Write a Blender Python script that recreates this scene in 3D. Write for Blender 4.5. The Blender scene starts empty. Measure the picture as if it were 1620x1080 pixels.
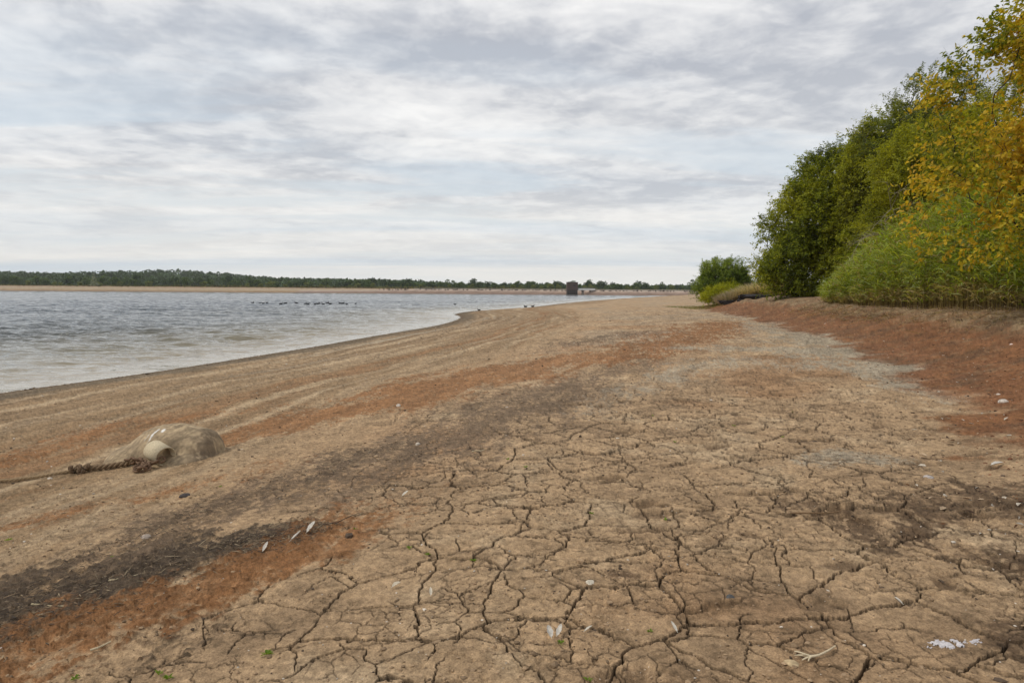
import bpy, math, random
import numpy as np
from mathutils import Vector, Matrix, Euler

scene = bpy.context.scene
R = math.radians

# ------------------------------------------------------------------ camera
cam_data = bpy.data.cameras.new('camera')
cam = bpy.data.objects.new('camera', cam_data)
scene.collection.objects.link(cam)
scene.camera = cam
cam_data.lens = 24.0
cam_data.sensor_width = 36.0
cam_data.clip_start = 0.05
cam_data.clip_end = 12000
cam.matrix_world = Matrix.Translation((0, 0, 2.55)) @ Euler((R(90 - 4.184), 0, 0)).to_matrix().to_4x4() @ Matrix.Rotation(R(0.43), 4, 'Z')

# ------------------------------------------------------------------ world, sun, exposure
SUN_EL, SUN_AZ = 48.0, -102.0          # azimuth measured from +Y towards +X
world = bpy.data.worlds.new('World')
scene.world = world
world.use_nodes = True


def build_world():
    nt = world.node_tree
    N, L = nt.nodes, nt.links
    N.clear()
    out = N.new('ShaderNodeOutputWorld')
    bg = N.new('ShaderNodeBackground')
    L.new(bg.outputs[0], out.inputs[0])
    sky = N.new('ShaderNodeTexSky')
    sky.sky_type = 'NISHITA'
    sky.sun_disc = False
    sky.sun_elevation = R(SUN_EL)
    sky.sun_rotation = R(SUN_AZ)
    sky.air_density = 1.2
    sky.dust_density = 2.0
    tc = N.new('ShaderNodeTexCoord')
    sep = N.new('ShaderNodeSeparateXYZ')
    L.new(tc.outputs['Generated'], sep.inputs[0])

    def m(op, a, b=None, c=None, clamp=False):
        n = N.new('ShaderNodeMath'); n.operation = op; n.use_clamp = clamp
        for i, v in enumerate((a, b, c)):
            if v is None: continue
            if isinstance(v, (int, float)): n.inputs[i].default_value = v
            else: L.new(v, n.inputs[i])
        return n.outputs[0]

    def ramp(v, stops, interp='EASE'):
        n = N.new('ShaderNodeValToRGB'); n.color_ramp.interpolation = interp
        e = n.color_ramp.elements
        while len(e) < len(stops): e.new(0.5)
        for el, (p, c) in zip(e, stops):
            el.position = p
            el.color = (c, c, c, 1) if isinstance(c, (int, float)) else (*c, 1)
        L.new(v, n.inputs[0])
        return n.outputs[0]

    def mix(f, a, b, mode='MIX'):
        n = N.new('ShaderNodeMix'); n.data_type = 'RGBA'; n.blend_type = mode; n.clamp_factor = True
        for i, v in ((0, f), (6, a), (7, b)):
            if isinstance(v, (int, float)): n.inputs[i].default_value = v
            elif isinstance(v, tuple): n.inputs[i].default_value = (*v, 1)
            else: L.new(v, n.inputs[i])
        return n.outputs[2]

    z = m('MAXIMUM', sep.outputs[2], 0.0)
    zz = m('ADD', z, 0.09)
    u = m('DIVIDE', sep.outputs[0], zz)
    v = m('DIVIDE', sep.outputs[1], zz)

    def cloud(scale, su, sv, detail, rough, dist, w, rot=0.0):
        cx = N.new('ShaderNodeCombineXYZ')
        c, s = math.cos(rot), math.sin(rot)
        a = m('ADD', m('MULTIPLY', u, c * su), m('MULTIPLY', v, s * su))
        b = m('ADD', m('MULTIPLY', u, -s * sv), m('MULTIPLY', v, c * sv))
        L.new(a, cx.inputs[0]); L.new(b, cx.inputs[1]); cx.inputs[2].default_value = w
        n = N.new('ShaderNodeTexNoise'); n.noise_dimensions = '3D'
        n.inputs['Scale'].default_value = scale
        n.inputs['Detail'].default_value = detail
        n.inputs['Roughness'].default_value = rough
        n.inputs['Distortion'].default_value = dist
        L.new(cx.outputs[0], n.inputs['Vector'])
        return n.outputs[0]

    big = cloud(0.85, 0.8, 1.0, 4, 0.45, 0.6, 24.58, 0.35)
    med = cloud(2.6, 0.85, 1.0, 6, 0.55, 0.6, 29.18, 0.2)
    fine = cloud(6.5, 1.05, 1.0, 8, 0.60, 0.25, 22.78, -0.2)
    mass = m('ADD', m('ADD', m('MULTIPLY', big, 0.42), m('MULTIPLY', med, 0.34)), m('MULTIPLY', fine, 0.24))
    t = ramp(mass, [(0.40, 0.0), (0.62, 1.0)], 'LINEAR')
    # thin bluish sky, grey-violet cloud bellies, bright cloud tops (sky texture units)
    thin = mix(0.25, (5.9, 6.9, 7.9), sky.outputs[0])
    belly = (4.5, 4.75, 5.3)
    bright = (9.6, 9.5, 9.35)
    col = mix(ramp(t, [(0.12, 0.0), (0.45, 0.45), (1.0, 1.0)], 'B_SPLINE'), belly, bright)
    gap = cloud(1.6, 0.35, 1.0, 6, 0.55, 0.4, 21.0, 0.1)
    low = ramp(z, [(0.10, 1.0), (0.42, 0.0)])
    col = mix(m('MULTIPLY', ramp(gap, [(0.46, 0.0), (0.66, 0.8)]), low), col, thin)
    # pale veil towards the horizon
    veil = ramp(z, [(0.0, 1.0), (0.06, 0.72), (0.17, 0.25), (0.35, 0.0)])
    streak = cloud(0.5, 0.35, 1.0, 6, 0.55, 0.5, 4.0, 0.1)
    veilcol = mix(ramp(streak, [(0.35, 0.0), (0.62, 1.0)]), (6.3, 6.9, 7.35), (8.3, 8.15, 7.75))
    col = mix(veil, col, veilcol)
    L.new(col, bg.inputs[0])
    bg.inputs[1].default_value = 0.092


build_world()

sun_data = bpy.data.lights.new('sun', 'SUN')
sun_data.energy = 1.5
sun_data.angle = R(12)
sun_data.color = (1.0, 0.93, 0.82)
sun = bpy.data.objects.new('sun', sun_data)
scene.collection.objects.link(sun)
_d = Vector((math.sin(R(SUN_AZ)) * math.cos(R(SUN_EL)), math.cos(R(SUN_AZ)) * math.cos(R(SUN_EL)), math.sin(R(SUN_EL))))
sun.rotation_euler = (-_d).to_track_quat('-Z', 'Y').to_euler()
sun.location = (0, 0, 40)

vs = scene.view_settings
vs.view_transform = 'Standard'
vs.look = 'None'
vs.exposure = 0.23
vs.gamma = 1.0
vs.use_curve_mapping = False
scene.cycles.max_bounces = 9
scene.cycles.diffuse_bounces = 6
scene.cycles.transmission_bounces = 8
scene.cycles.transparent_max_bounces = 6
scene.cycles.use_denoising = True

# ------------------------------------------------------------------ numeric helpers
def smooth(a, b, x):
    t = np.clip((x - a) / (b - a), 0, 1)
    return t * t * (3 - 2 * t)


def _hash(ix, iy, seed):
    h = (ix.astype(np.int64) * 374761393 + iy.astype(np.int64) * 668265263 + seed * 2147483647 // 7) & 0xFFFFFFFF
    h = ((h ^ (h >> 13)) * 1274126177) & 0xFFFFFFFF
    h = ((h ^ (h >> 16)) * 2246822519) & 0xFFFFFFFF
    h = h ^ (h >> 15)
    return (h & 0xFFFFFF).astype(np.float64) / 0xFFFFFF


def vnoise(x, y, seed=0):
    """value noise, -1..1"""
    fx, fy = np.floor(x), np.floor(y)
    tx, ty = x - fx, y - fy
    tx = tx * tx * tx * (tx * (tx * 6 - 15) + 10)
    ty = ty * ty * ty * (ty * (ty * 6 - 15) + 10)
    a = _hash(fx, fy, seed); b = _hash(fx + 1, fy, seed)
    c = _hash(fx, fy + 1, seed); d = _hash(fx + 1, fy + 1, seed)
    return ((a * (1 - tx) + b * tx) * (1 - ty) + (c * (1 - tx) + d * tx) * ty) * 2 - 1


def fbm(x, y, scale, octaves=4, gain=0.5, seed=0):
    x = np.asarray(x, float) / scale; y = np.asarray(y, float) / scale
    s = np.zeros_like(x); a = 1.0; n = 0.0
    for k in range(octaves):
        ang = 0.6 + k * 1.1
        xr = x * math.cos(ang) - y * math.sin(ang) + 17.3 * k
        yr = x * math.sin(ang) + y * math.cos(ang) - 9.1 * k
        s += a * vnoise(xr, yr, seed + k * 13); n += a
        x = x * 2.03; y = y * 2.03; a *= gain
    return s / n


def catmull(pts, sub=6):
    P = np.array(pts, float)
    out = []
    for i in range(len(P) - 1):
        p0 = P[max(i - 1, 0)]; p1 = P[i]; p2 = P[i + 1]; p3 = P[min(i + 2, len(P) - 1)]
        for t in np.linspace(0, 1, sub, endpoint=False):
            out.append(0.5 * ((2 * p1) + (-p0 + p2) * t + (2 * p0 - 5 * p1 + 4 * p2 - p3) * t * t + (-p0 + 3 * p1 - 3 * p2 + p3) * t ** 3))
    out.append(P[-1])
    return np.array(out)


def polydist(x, y, P, want_t=False):
    """signed distance to a polyline (positive on its right-hand side)"""
    best = np.full(x.shape, 1e18); sgn = np.ones(x.shape); tt = np.zeros(x.shape)
    for i in range(len(P) - 1):
        ax, ay = P[i]; bx, by = P[i + 1]
        dx, dy = bx - ax, by - ay
        l2 = dx * dx + dy * dy + 1e-12
        t = np.clip(((x - ax) * dx + (y - ay) * dy) / l2, 0, 1)
        ex = x - ax - t * dx; ey = y - ay - t * dy
        q = ex * ex + ey * ey
        m = q < best
        best = np.where(m, q, best)
        sgn = np.where(m, np.where(dx * ey - dy * ex > 0, -1.0, 1.0), sgn)
        if want_t: tt = np.where(m, i + t, tt)
    if want_t: return np.sqrt(best) * sgn, tt
    return np.sqrt(best) * sgn


# ------------------------------------------------------------------ the lie of the land
SHORE = np.vstack([[(-25, -400), (-17, -60), (-15, -15), (-13.6, 5)],
    catmull([(-13.2, 11), (-12.4, 16.4), (-11.6, 18.8), (-10.6, 22.4), (-9.9, 25.9), (-8.9, 30.8), (-7.6, 39), (-5.6, 50.2),
             (-4.9, 61.8), (-5.4, 69.7), (-6.3, 75.3), (-4.9, 87.8), (1.9, 106.9), (18.5, 182.3), (53.4, 305), (104, 452)], 4),
    [(128, 560), (190, 800), (900, 3000)]])
FOOT = np.vstack([[(1.5, -400), (2.0, -30)],
    catmull([(2.4, -8), (2.8, 0), (3.3, 4), (3.9, 5.5), (5.1, 7.7), (6.4, 10.5), (7.9, 14.4), (10.2, 23), (12.6, 35), (14.6, 48),
             (17, 62), (22, 75), (34, 100), (64, 160)], 3),
    [(140, 300), (240, 600), (1000, 3000)]])
FAR_SHORE = np.array([(-3000, 480), (-900, 560), (-500, 552), (-250, 585), (-100, 600), (60, 600), (400, 590), (3000, 700)], float)


def hills(x, y):
    """wooded rise far behind the lake, higher on the left"""
    g = 19 * np.exp(-((x + 1000) / 230) ** 2) + 16 * np.exp(-((x + 610) / 120) ** 2) + 6 * np.exp(-((x + 420) / 260) ** 2) + 3 * np.exp(-((x) / 500) ** 2)
    return g * smooth(760, 1250, y)


def lie(x, y):
    """smooth terrain: height, distance from the shore, distance past the foot of the bank"""
    d = polydist(x, y, SHORE)
    e = polydist(x, y, FOOT)
    z = np.interp(d, [-60, -30, -5, 0, 0.5, 2, 5, 13.5, 17, 20, 30, 200], [-3, -2, -.4, 0, .06, .17, .40, .95, 1.07, 1.15, 1.3, 1.6])
    z = z + 1.1 * smooth(-0.4, 4.8, e) + 0.03 * np.clip(e - 5, 0, 30)
    f = y - np.interp(x, FAR_SHORE[:, 0], FAR_SHORE[:, 1])
    zf = np.interp(f, [-60, -5, 0, 4, 70, 110, 400], [-3, -.4, 0, .5, 4.7, 5.0, 5.5])
    far_drop = smooth(-170, -80, x) * smooth(95, 130, f) * 4.0        # the land falls away behind the dam
    zf = zf - far_drop + hills(x, y)
    w = smooth(500, 640, y)
    z = np.where(f > -60, np.maximum(z * (1 - w) - 3.2 * w, zf), z)
    return z, d, e, f


def relief(x, y, d, e):
    """unevenness of dried mud: broad swells down to clods"""
    fade = smooth(-0.3, 4.0, d)
    n = 0.05 * fbm(x, y, 4.0, 3, 0.5, 3) * fade
    n += 0.016 * fbm(x, y, 0.9, 3, 0.5, 11) * smooth(0.0, 2.0, d)
    # faint strand ridges left by the falling water
    dd = d + 0.25 * fbm(x, y, 3.0, 2, 0.5, 23)
    n += 0.012 * np.sin(dd * 8.5 + 1.5 * np.sin(dd * 2.1)) * smooth(0.2, 1.0, d) * (1 - smooth(7, 11, d))
    n += 0.10 * np.maximum(fbm(x, y, 1.3, 4, 0.55, 31), -0.2) * smooth(2.5, 5.0, e)
    return n


def ground_z(x, y):
    x = np.atleast_1d(np.asarray(x, float)); y = np.atleast_1d(np.asarray(y, float))
    z, d, e, f = lie(x, y)
    return z + relief(x, y, d, e)


def gz(x, y):
    return float(ground_z(x, y)[0])

# ------------------------------------------------------------------ object helpers
COL = scene.collection


def tag(o, label=None, cat=None, group=None, kind=None):
    if label: o['label'] = label
    if cat: o['category'] = cat
    if group: o['group'] = group
    if kind: o['kind'] = kind
    return o


def mesh_np(name, V, F, mat, tint=None, smooth_shade=False, parent=None, attrs=None):
    """V (n,3); F = list of index arrays, each (m,3) or (m,4)"""
    V = np.asarray(V, np.float32)
    if not isinstance(F, list): F = [F]
    F = [np.asarray(f, np.int32) for f in F if len(f)]
    me = bpy.data.meshes.new(name)
    me.vertices.add(len(V))
    me.vertices.foreach_set('co', V.ravel())
    nl = sum(f.size for f in F); nf = sum(len(f) for f in F)
    me.loops.add(nl)
    me.loops.foreach_set('vertex_index', np.concatenate([f.ravel() for f in F]))
    me.polygons.add(nf)
    tot = np.concatenate([np.full(len(f), f.shape[1], np.int32) for f in F])
    start = np.concatenate([[0], np.cumsum(tot)[:-1]]).astype(np.int32)
    me.polygons.foreach_set('loop_start', start)
    me.polygons.foreach_set('loop_total', tot)
    me.polygons.foreach_set('use_smooth', np.full(nf, bool(smooth_shade)))
    if tint is not None:
        T = np.asarray(tint, np.float32)
        if T.ndim == 1: T = np.tile(T, (len(V), 1))
        a = me.attributes.new('tint', 'FLOAT_COLOR', 'POINT')
        a.data.foreach_set('color', np.hstack([T[:, :3], np.ones((len(V), 1), np.float32)]).astype(np.float32).ravel())
    for k, v in (attrs or {}).items():
        a = me.attributes.new(k, 'FLOAT', 'POINT')
        a.data.foreach_set('value', np.asarray(v, np.float32))
    me.update(calc_edges=True)
    me.validate()
    if mat: me.materials.append(mat)
    o = bpy.data.objects.new(name, me)
    COL.objects.link(o)
    if parent is not None: o.parent = parent
    return o


def empty(name, loc, label=None, cat=None, group=None):
    o = bpy.data.objects.new(name, None)
    o.empty_display_size = 0.2
    COL.objects.link(o)
    o.location = loc
    return tag(o, label, cat, group)


def node_mat(name):
    mt = bpy.data.materials.new(name)
    mt.use_nodes = True
    nt = mt.node_tree
    b = nt.nodes['Principled BSDF']
    return mt, nt, b


def nz(nt, scale, detail=3, rough=0.5, vec=None, dims='3D'):
    n = nt.nodes.new('ShaderNodeTexNoise')
    n.inputs['Scale'].default_value = scale
    n.inputs['Detail'].default_value = detail
    n.inputs['Roughness'].default_value = rough
    if vec is not None: nt.links.new(vec, n.inputs['Vector'])
    return n.outputs[0]


def nramp(nt, v, stops, interp='LINEAR'):
    n = nt.nodes.new('ShaderNodeValToRGB'); n.color_ramp.interpolation = interp
    e = n.color_ramp.elements
    while len(e) < len(stops): e.new(0.5)
    for el, (p, c) in zip(e, stops):
        el.position = p
        el.color = (c, c, c, 1) if isinstance(c, (int, float)) else (*c, 1)
    nt.links.new(v, n.inputs[0])
    return n.outputs[0]


def nmix(nt, f, a, b, mode='MIX'):
    n = nt.nodes.new('ShaderNodeMix'); n.data_type = 'RGBA'; n.blend_type = mode
    for i, v in ((0, f), (6, a), (7, b)):
        if isinstance(v, (int, float)): n.inputs[i].default_value = v
        elif isinstance(v, tuple): n.inputs[i].default_value = (*v, 1)
        else: nt.links.new(v, n.inputs[i])
    return n.outputs[2]


def nmath(nt, op, a, b=None, clamp=False):
    n = nt.nodes.new('ShaderNodeMath'); n.operation = op; n.use_clamp = clamp
    for i, v in enumerate((a, b)):
        if v is None: continue
        if isinstance(v, (int, float)): n.inputs[i].default_value = v
        else: nt.links.new(v, n.inputs[i])
    return n.outputs[0]


def attr(nt, name, fac=False):
    n = nt.nodes.new('ShaderNodeAttribute'); n.attribute_name = name
    return n.outputs['Fac' if fac else 'Color']


def objco(nt):
    return nt.nodes.new('ShaderNodeTexCoord').outputs['Object']


def bump(nt, b, h, strength, dist):
    n = nt.nodes.new('ShaderNodeBump')
    n.inputs['Strength'].default_value = strength
    n.inputs['Distance'].default_value = dist
    nt.links.new(h, n.inputs['Height'])
    nt.links.new(n.outputs[0], b.inputs['Normal'])
    return n


def tint_mat(name, rough=0.85, var=0.25, scale=60, bstr=0.3, bdist=0.004, spec=0.25):
    """matte stuff coloured by its own 'tint', broken up by fine noise"""
    mt, nt, b = node_mat(name)
    co = objco(nt)
    f = nramp(nt, nz(nt, scale, 4, 0.6, co), [(0.25, 1 - var), (0.75, 1 + var)])
    c = nmix(nt, 1.0, attr(nt, 'tint'), f, 'MULTIPLY')
    nt.links.new(c, b.inputs['Base Color'])
    b.inputs['Roughness'].default_value = rough
    b.inputs['Specular IOR Level'].default_value = spec
    bump(nt, b, nz(nt, scale * 2, 4, 0.6, co), bstr, bdist)
    return mt


def leaf_mat(name, trans=0.42, rough=0.5):
    mt, nt, b = node_mat(name)
    c = attr(nt, 'tint')
    nt.links.new(c, b.inputs['Base Color'])
    b.inputs['Roughness'].default_value = rough
    b.inputs['Specular IOR Level'].default_value = 0.18
    tr = nt.nodes.new('ShaderNodeBsdfTranslucent')
    c2 = nmix(nt, 1.0, c, (1.5, 1.4, 0.5), 'MULTIPLY')
    nt.links.new(c2, tr.inputs[0])
    mx = nt.nodes.new('ShaderNodeMixShader'); mx.inputs[0].default_value = trans
    nt.links.new(b.outputs[0], mx.inputs[1]); nt.links.new(tr.outputs[0], mx.inputs[2])
    nt.links.new(mx.outputs[0], nt.nodes['Material Output'].inputs[0])
    return mt


# ------------------------------------------------------------------ ground
STRIPS = [
    ('dark', [(-2.75, 3.30, 0.40, 1.00), (-2.68, 3.47, 0.42, 1.00), (-2.39, 3.81, 0.40, 1.00), (-2.07, 4.29, 0.33, 1.00), (-1.55, 4.56, 0.24, 0.95), (-1.25, 4.74, 0.14, 0.60)]),
    ('umber', [(-1.90, 5.31, 0.20, 0.40), (-1.51, 5.56, 0.32, 0.55), (-1.21, 6.19, 0.36, 0.60), (-0.74, 7.26, 0.42, 0.65), (-0.08, 9.03, 0.50, 0.65), (0.71, 10.70, 0.60, 0.65), (1.87, 13.34, 0.50, 0.55), (4.54, 20.35, 0.80, 0.60), (10.11, 32.12, 1.20, 0.60)]),
    ('umber', [(-2.86, 4.13, 0.20, 0.30), (-2.64, 4.57, 0.25, 0.60), (-2.49, 5.18, 0.25, 0.55), (-2.00, 5.91, 0.28, 0.50), (-1.58, 6.78, 0.28, 0.40), (-1.09, 7.33, 0.20, 0.20)]),
    ('umber', [(1.82, 21.71, 0.60, 0.50), (4.56, 25.89, 0.80, 0.60), (7.16, 28.64, 1.00, 0.30)]),
    ('rust', [(-2.46, 2.88, 0.25, 1.00), (-2.35, 3.03, 0.22, 1.00), (-2.15, 3.42, 0.20, 1.00), (-1.82, 3.77, 0.20, 1.00), (-1.53, 4.14, 0.20, 1.00), (-1.24, 4.55, 0.24, 0.90), (-0.91, 5.13, 0.25, 0.50), (-0.56, 5.53, 0.15, 0.20)]),
    ('rust', [(-4.17, 7.95, 0.20, 0.30), (-3.62, 8.40, 0.35, 0.70), (-2.87, 9.31, 0.50, 1.00), (-1.92, 10.84, 0.70, 1.00), (-0.61, 13.17, 0.85, 1.00), (1.05, 16.04, 1.10, 1.00), (3.08, 17.41, 1.00, 0.90), (10.11, 32.12, 1.40, 0.80)]),
    ('rust', [(-4.17, 4.95, 0.20, 0.60), (-3.92, 5.12, 0.20, 0.70), (-3.49, 5.61, 0.22, 0.70), (-2.88, 6.00, 0.20, 0.50), (-2.45, 6.70, 0.20, 0.40)]),
    ('rust', [(-6.22, 7.61, 0.30, 0.60), (-5.91, 7.77, 0.30, 0.70), (-5.81, 8.73, 0.35, 0.70), (-5.80, 10.01, 0.35, 0.70), (-4.67, 10.41, 0.30, 0.50), (-4.01, 11.03, 0.30, 0.30)]),
    ('grey', [(5.18, 18.58, 0.90, 0.70), (7.08, 17.31, 1.00, 0.90), (7.68, 15.29, 1.00, 0.90), (6.63, 11.29, 0.70, 0.90), (5.88, 9.12, 0.40, 0.60)]),
    ('grey', [(16.19, 51.54, 1.20, 0.60), (14.07, 37.57, 1.60, 0.90), (11.84, 28.41, 1.60, 1.00), (8.99, 18.63, 1.30, 1.00), (7.56, 13.76, 0.90, 1.00), (6.47, 10.75, 0.50, 0.80)]),
    ('grey', [(1.09, 8.88, 0.30, 0.30), (2.73, 12.18, 0.60, 0.60), (4.74, 14.97, 0.80, 0.60), (5.65, 13.48, 0.80, 0.50)]),
    ('grey', [(2.62, 6.05, 0.18, 0.60), (3.03, 6.18, 0.25, 0.80), (3.43, 6.07, 0.20, 0.60)]),
    ('brown', [(1.73, 4.79, 0.15, 0.20), (2.21, 4.75, 0.25, 0.70), (2.36, 4.06, 0.25, 0.80), (3.05, 4.67, 0.40, 0.70), (3.54, 4.73, 0.50, 0.80), (3.78, 4.48, 0.60, 0.80)]),
    ('brown', [(2.43, 3.81, 0.20, 0.50), (2.72, 3.80, 0.30, 0.80), (3.03, 3.56, 0.50, 0.80)]),
    ('brown', [(2.02, 2.79, 0.15, 0.50), (2.30, 2.87, 0.30, 0.90)]),
    ('brown', [(0.54, 3.68, 0.06, 0.60), (0.70, 3.63, 0.05, 0.80)]),
]
SOIL = {
    'tan': (.385, .264, .154), 'pale': (.49, .37, .236), 'dark': (.066, .049, .035), 'rust': (.255, .120, .048), 'grey': (.33, .275, .20),
    'umber': (.165, .115, .074), 'brown': (.115, .074, .044), 'beach': (.262, .178, .100), 'red': (.190, .082, .036), 'wet': (.125, .094, .060), 'litter': (.27, .20, .12)}
SOIL = {k: np.array(v) for k, v in SOIL.items()}


def strip_weight(x, y, S, dsh, wide=1.0):
    S = np.array(S)
    m = (x > S[:, 0].min() - 4) & (x < S[:, 0].max() + 4) & (y > S[:, 1].min() - 4) & (y < S[:, 1].max() + 4)
    w = np.zeros(x.shape)
    if not m.any(): return w
    xs, ys = x[m], y[m]
    dd, t = polydist(xs, ys, S[:, :2], True)
    hw = np.interp(t, np.arange(len(S)), S[:, 2]) * wide; st = np.interp(t, np.arange(len(S)), S[:, 3]) * (1.18 if wide > 1.6 else 1)
    ds = dsh[m]
    q = np.abs(dd) / hw + 0.8 * fbm(xs, ys, 0.9, 5, 0.62, 71) + 0.9 * fbm(ds * 3.2, ys * 0.55, 1.0, 5, 0.62, 73) + 0.6 * fbm(xs, ys, 0.07, 3, 0.65, 77)
    grain = 0.55 * fbm(ds * 8.0, ys * 1.5, 1.0, 4, 0.65, 79) + 0.65 * fbm(xs, ys, 0.045, 4, 0.7, 80)
    w[m] = smooth(0.22, 0.85, st * (1 - smooth(0.15, 1.75, q)) + 0.85 * grain * (1 - smooth(1.3, 2.4, q)))
    return w


def voronoi_edge(x, y, cell, seed, jit=0.9):
    """distance to the nearest Voronoi cell wall"""
    X, Y = x / cell, y / cell
    cx, cy = np.floor(X), np.floor(Y)
    b1 = np.full(x.shape, 9e9); sx = np.zeros(x.shape); sy = np.zeros(x.shape)
    sites = {}
    for i in range(-2, 3):
        for j in range(-2, 3):
            px = cx + i + 0.5 + (_hash(cx + i, cy + j, seed) - .5) * jit
            py = cy + j + 0.5 + (_hash(cx + i, cy + j, seed + 5) - .5) * jit
            sites[i, j] = (px, py)
            if abs(i) < 2 and abs(j) < 2:
                q = (px - X) ** 2 + (py - Y) ** 2
                m = q < b1
                b1 = np.where(m, q, b1); sx = np.where(m, px, sx); sy = np.where(m, py, sy)
    e = np.full(x.shape, 9e9)
    for px, py in sites.values():
        dx, dy = px - sx, py - sy
        l = np.sqrt(dx * dx + dy * dy)
        q = np.where(l > 1e-6, ((px + sx) / 2 - X) * dx / np.maximum(l, 1e-6) + ((py + sy) / 2 - Y) * dy / np.maximum(l, 1e-6), 9e9)
        e = np.minimum(e, q)
    return e * cell


def make_ground():
    rng = np.random.default_rng(4)
    # one sheet, finer where the photographer stood
    p = np.arange(474, 46.5, -0.8)
    rows = list(np.geomspace(0.12, 2.25, 130)) + list(1.59 * 682 / p)
    r = rows[-1]
    while r < 4200:
        r *= 1.0145 if r < 680 else 1.028
        rows.append(r)
    rows = np.array(rows)
    t = np.arange(-0.93, 0.9301, 0.00118)
    fine = np.arctan(np.concatenate([np.arange(-1.75, -0.931, 0.004), t, np.arange(0.934, 1.75, 0.004)]))
    lo = np.linspace(-math.pi, fine[0], 74)[:-1]; hi = np.linspace(fine[-1], math.pi, 74)[1:]
    az = np.concatenate([lo, fine, hi])
    nr, nc = len(rows), len(az)
    RR, AA = np.meshgrid(rows, az, indexing='ij')
    x = (RR * np.sin(AA)).ravel(); y = (RR * np.cos(AA)).ravel(); rr = RR.ravel()
    z, d, e, f = lie(x, y)
    z = z + relief(x, y, d, e)
    near = (rr < 60) & (np.abs(AA.ravel()) < 1.04)
    C = np.tile(SOIL['tan'], (len(x), 1))

    def put(name, w):
        nonlocal C
        C = C * (1 - w[:, None]) + SOIL[name] * w[:, None]

    # beach between the cracked mud and the water, striped along the shore
    nb = fbm(x, y, 1.6, 4, 0.55, 41)
    dd = d + 0.5 * fbm(x, y, 5.0, 3, 0.5, 43) + 0.12 * fbm(x, y, 0.5, 3, 0.5, 45)
    beach = 1 - smooth(9.3, 12.0, d + nb)
    put('beach', beach * 0.95)
    stripe = fbm(dd * 2.6, y * 0.08, 1.0, 4, 0.6, 47)
    put('rust', beach * smooth(6.0, 7.5, d) * smooth(0.0, 0.55, stripe) * 0.50)
    put('pale', beach * smooth(0.08, 0.5, -stripe) * 0.6 * smooth(1.0, 2.5, d))
    strand = fbm(dd * 1.7, y * 0.05, 1.0, 3, 0.6, 49)
    low = (1 - smooth(4.5, 6.5, d)) * smooth(0.2, 0.9, d)
    put('grey', low * smooth(0.05, 0.5, strand) * 0.75)
    put('brown', low * smooth(0.12, 0.45, -strand) * 0.42)
    put('wet', (1 - smooth(1.1, 2.3, d + 0.8 * nb)) * 0.8)
    put('brown', (1 - smooth(0.25, 0.7, d + 0.3 * nb)) * 0.6)
    # mottling of the dry mud
    n1 = fbm(x, y, 0.7, 5, 0.6, 51); n2 = fbm(x, y, 2.6, 4, 0.55, 53)
    mud = smooth(10.5, 13.0, d)
    put('pale', mud * smooth(0.05, 0.6, n1) * 0.55)
    put('brown', mud * smooth(0.05, 0.55, -n1) * 0.42)
    put('rust', mud * smooth(0.05, 0.5, n2) * 0.42 * (1 - smooth(30, 60, rr)))
    put('grey', smooth(12, 17, y) * mud * smooth(-0.25, 0.5, fbm(x, y, 3.5, 4, 0.6, 57)) * 0.55)
    SW = [(kind, strip_weight(x, y, S, d, {'dark': 1.5, 'umber': 1.61, 'rust': 1.35}.get(kind, 1.0))) for kind, S in STRIPS]
    for kind, w in SW:
        put(kind, w * (0.92 if kind != 'rust' else 0.82))
    # red soil of the bank
    ne = fbm(x, y, 1.5, 5, 0.6, 61); nf = fbm(x, y, 0.45, 4, 0.6, 63)
    red = smooth(-0.35, 0.25, e + 0.9 * ne * smooth(5, 12, y) + 0.9 * nf * (0.4 + 0.6 * (y < 8)) - 0.5 * smooth(7.5, 5.5, y))
    put('red', red * 0.93)
    put('brown', red * smooth(0.0, 0.45, fbm(x * 0.7, y * 1.6, 0.9, 5, 0.65, 65)) * 0.6)
    put('beach', red * smooth(0.15, 0.5, fbm(x, y * 1.5, 0.25, 4, 0.7, 66)) * 0.4)
    put('rust', red * smooth(0.1, 0.6, nf) * 0.4)
    put('brown', red * smooth(6.3, 4.6, y + nf) * 0.75 * (y > -30))
    # trampled litter line under the reeds, then vegetated ground
    lit = smooth(2.0, 2.9, e + 0.5 * nf) * (y > 10)
    put('litter', lit * (0.45 + 0.4 * (fbm(x, y, 0.35, 4, 0.6, 67) > 0.0)))
    put('brown', smooth(3.8, 4.8, e + 0.4 * nf) * 0.7 * (1 - smooth(400, 450, y)))
    # far side: bleached margin below the trees
    fs = smooth(-2, 3, f)
    put('beach', fs); put('pale', fs * smooth(8, 30, f + 8 * nb) * 0.55); put('grey', fs * smooth(10, 40, f + 8 * nb) * 0.5); put('red', fs * smooth(46, 70, f + 10 * nb) * 0.5)
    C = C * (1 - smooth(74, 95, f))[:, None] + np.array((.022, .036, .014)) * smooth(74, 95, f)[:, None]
    put('wet', (1 - smooth(-1.5, -0.3, d)) * (f < -2) * 0.6)

    # ---- close relief: cracks, dents, clods
    xi, yi, ri = x[near], y[near], rr[near]
    nrn = int((rows < 60).sum()); blk = (nrn, len(xi) // nrn)      # the close part is a rectangular block of the sheet
    di, ei = d[near], e[near]
    dz = np.zeros(len(xi)); cm = np.zeros(len(xi))
    sp = np.maximum(ri * np.where(np.abs(AA.ravel()[near]) < .75, 0.00118, 0.004), 0.004)
    ab = AA.ravel()[near].reshape(blk)
    zone = smooth(11.6, 13.2, di + 0.8 * fbm(xi, yi, 1.6, 3, 0.5, 81)) * (1 - smooth(-1.2, 0.2, ei + 0.8 * fbm(xi, yi, 1.2, 3, 0.5, 83)))
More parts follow.
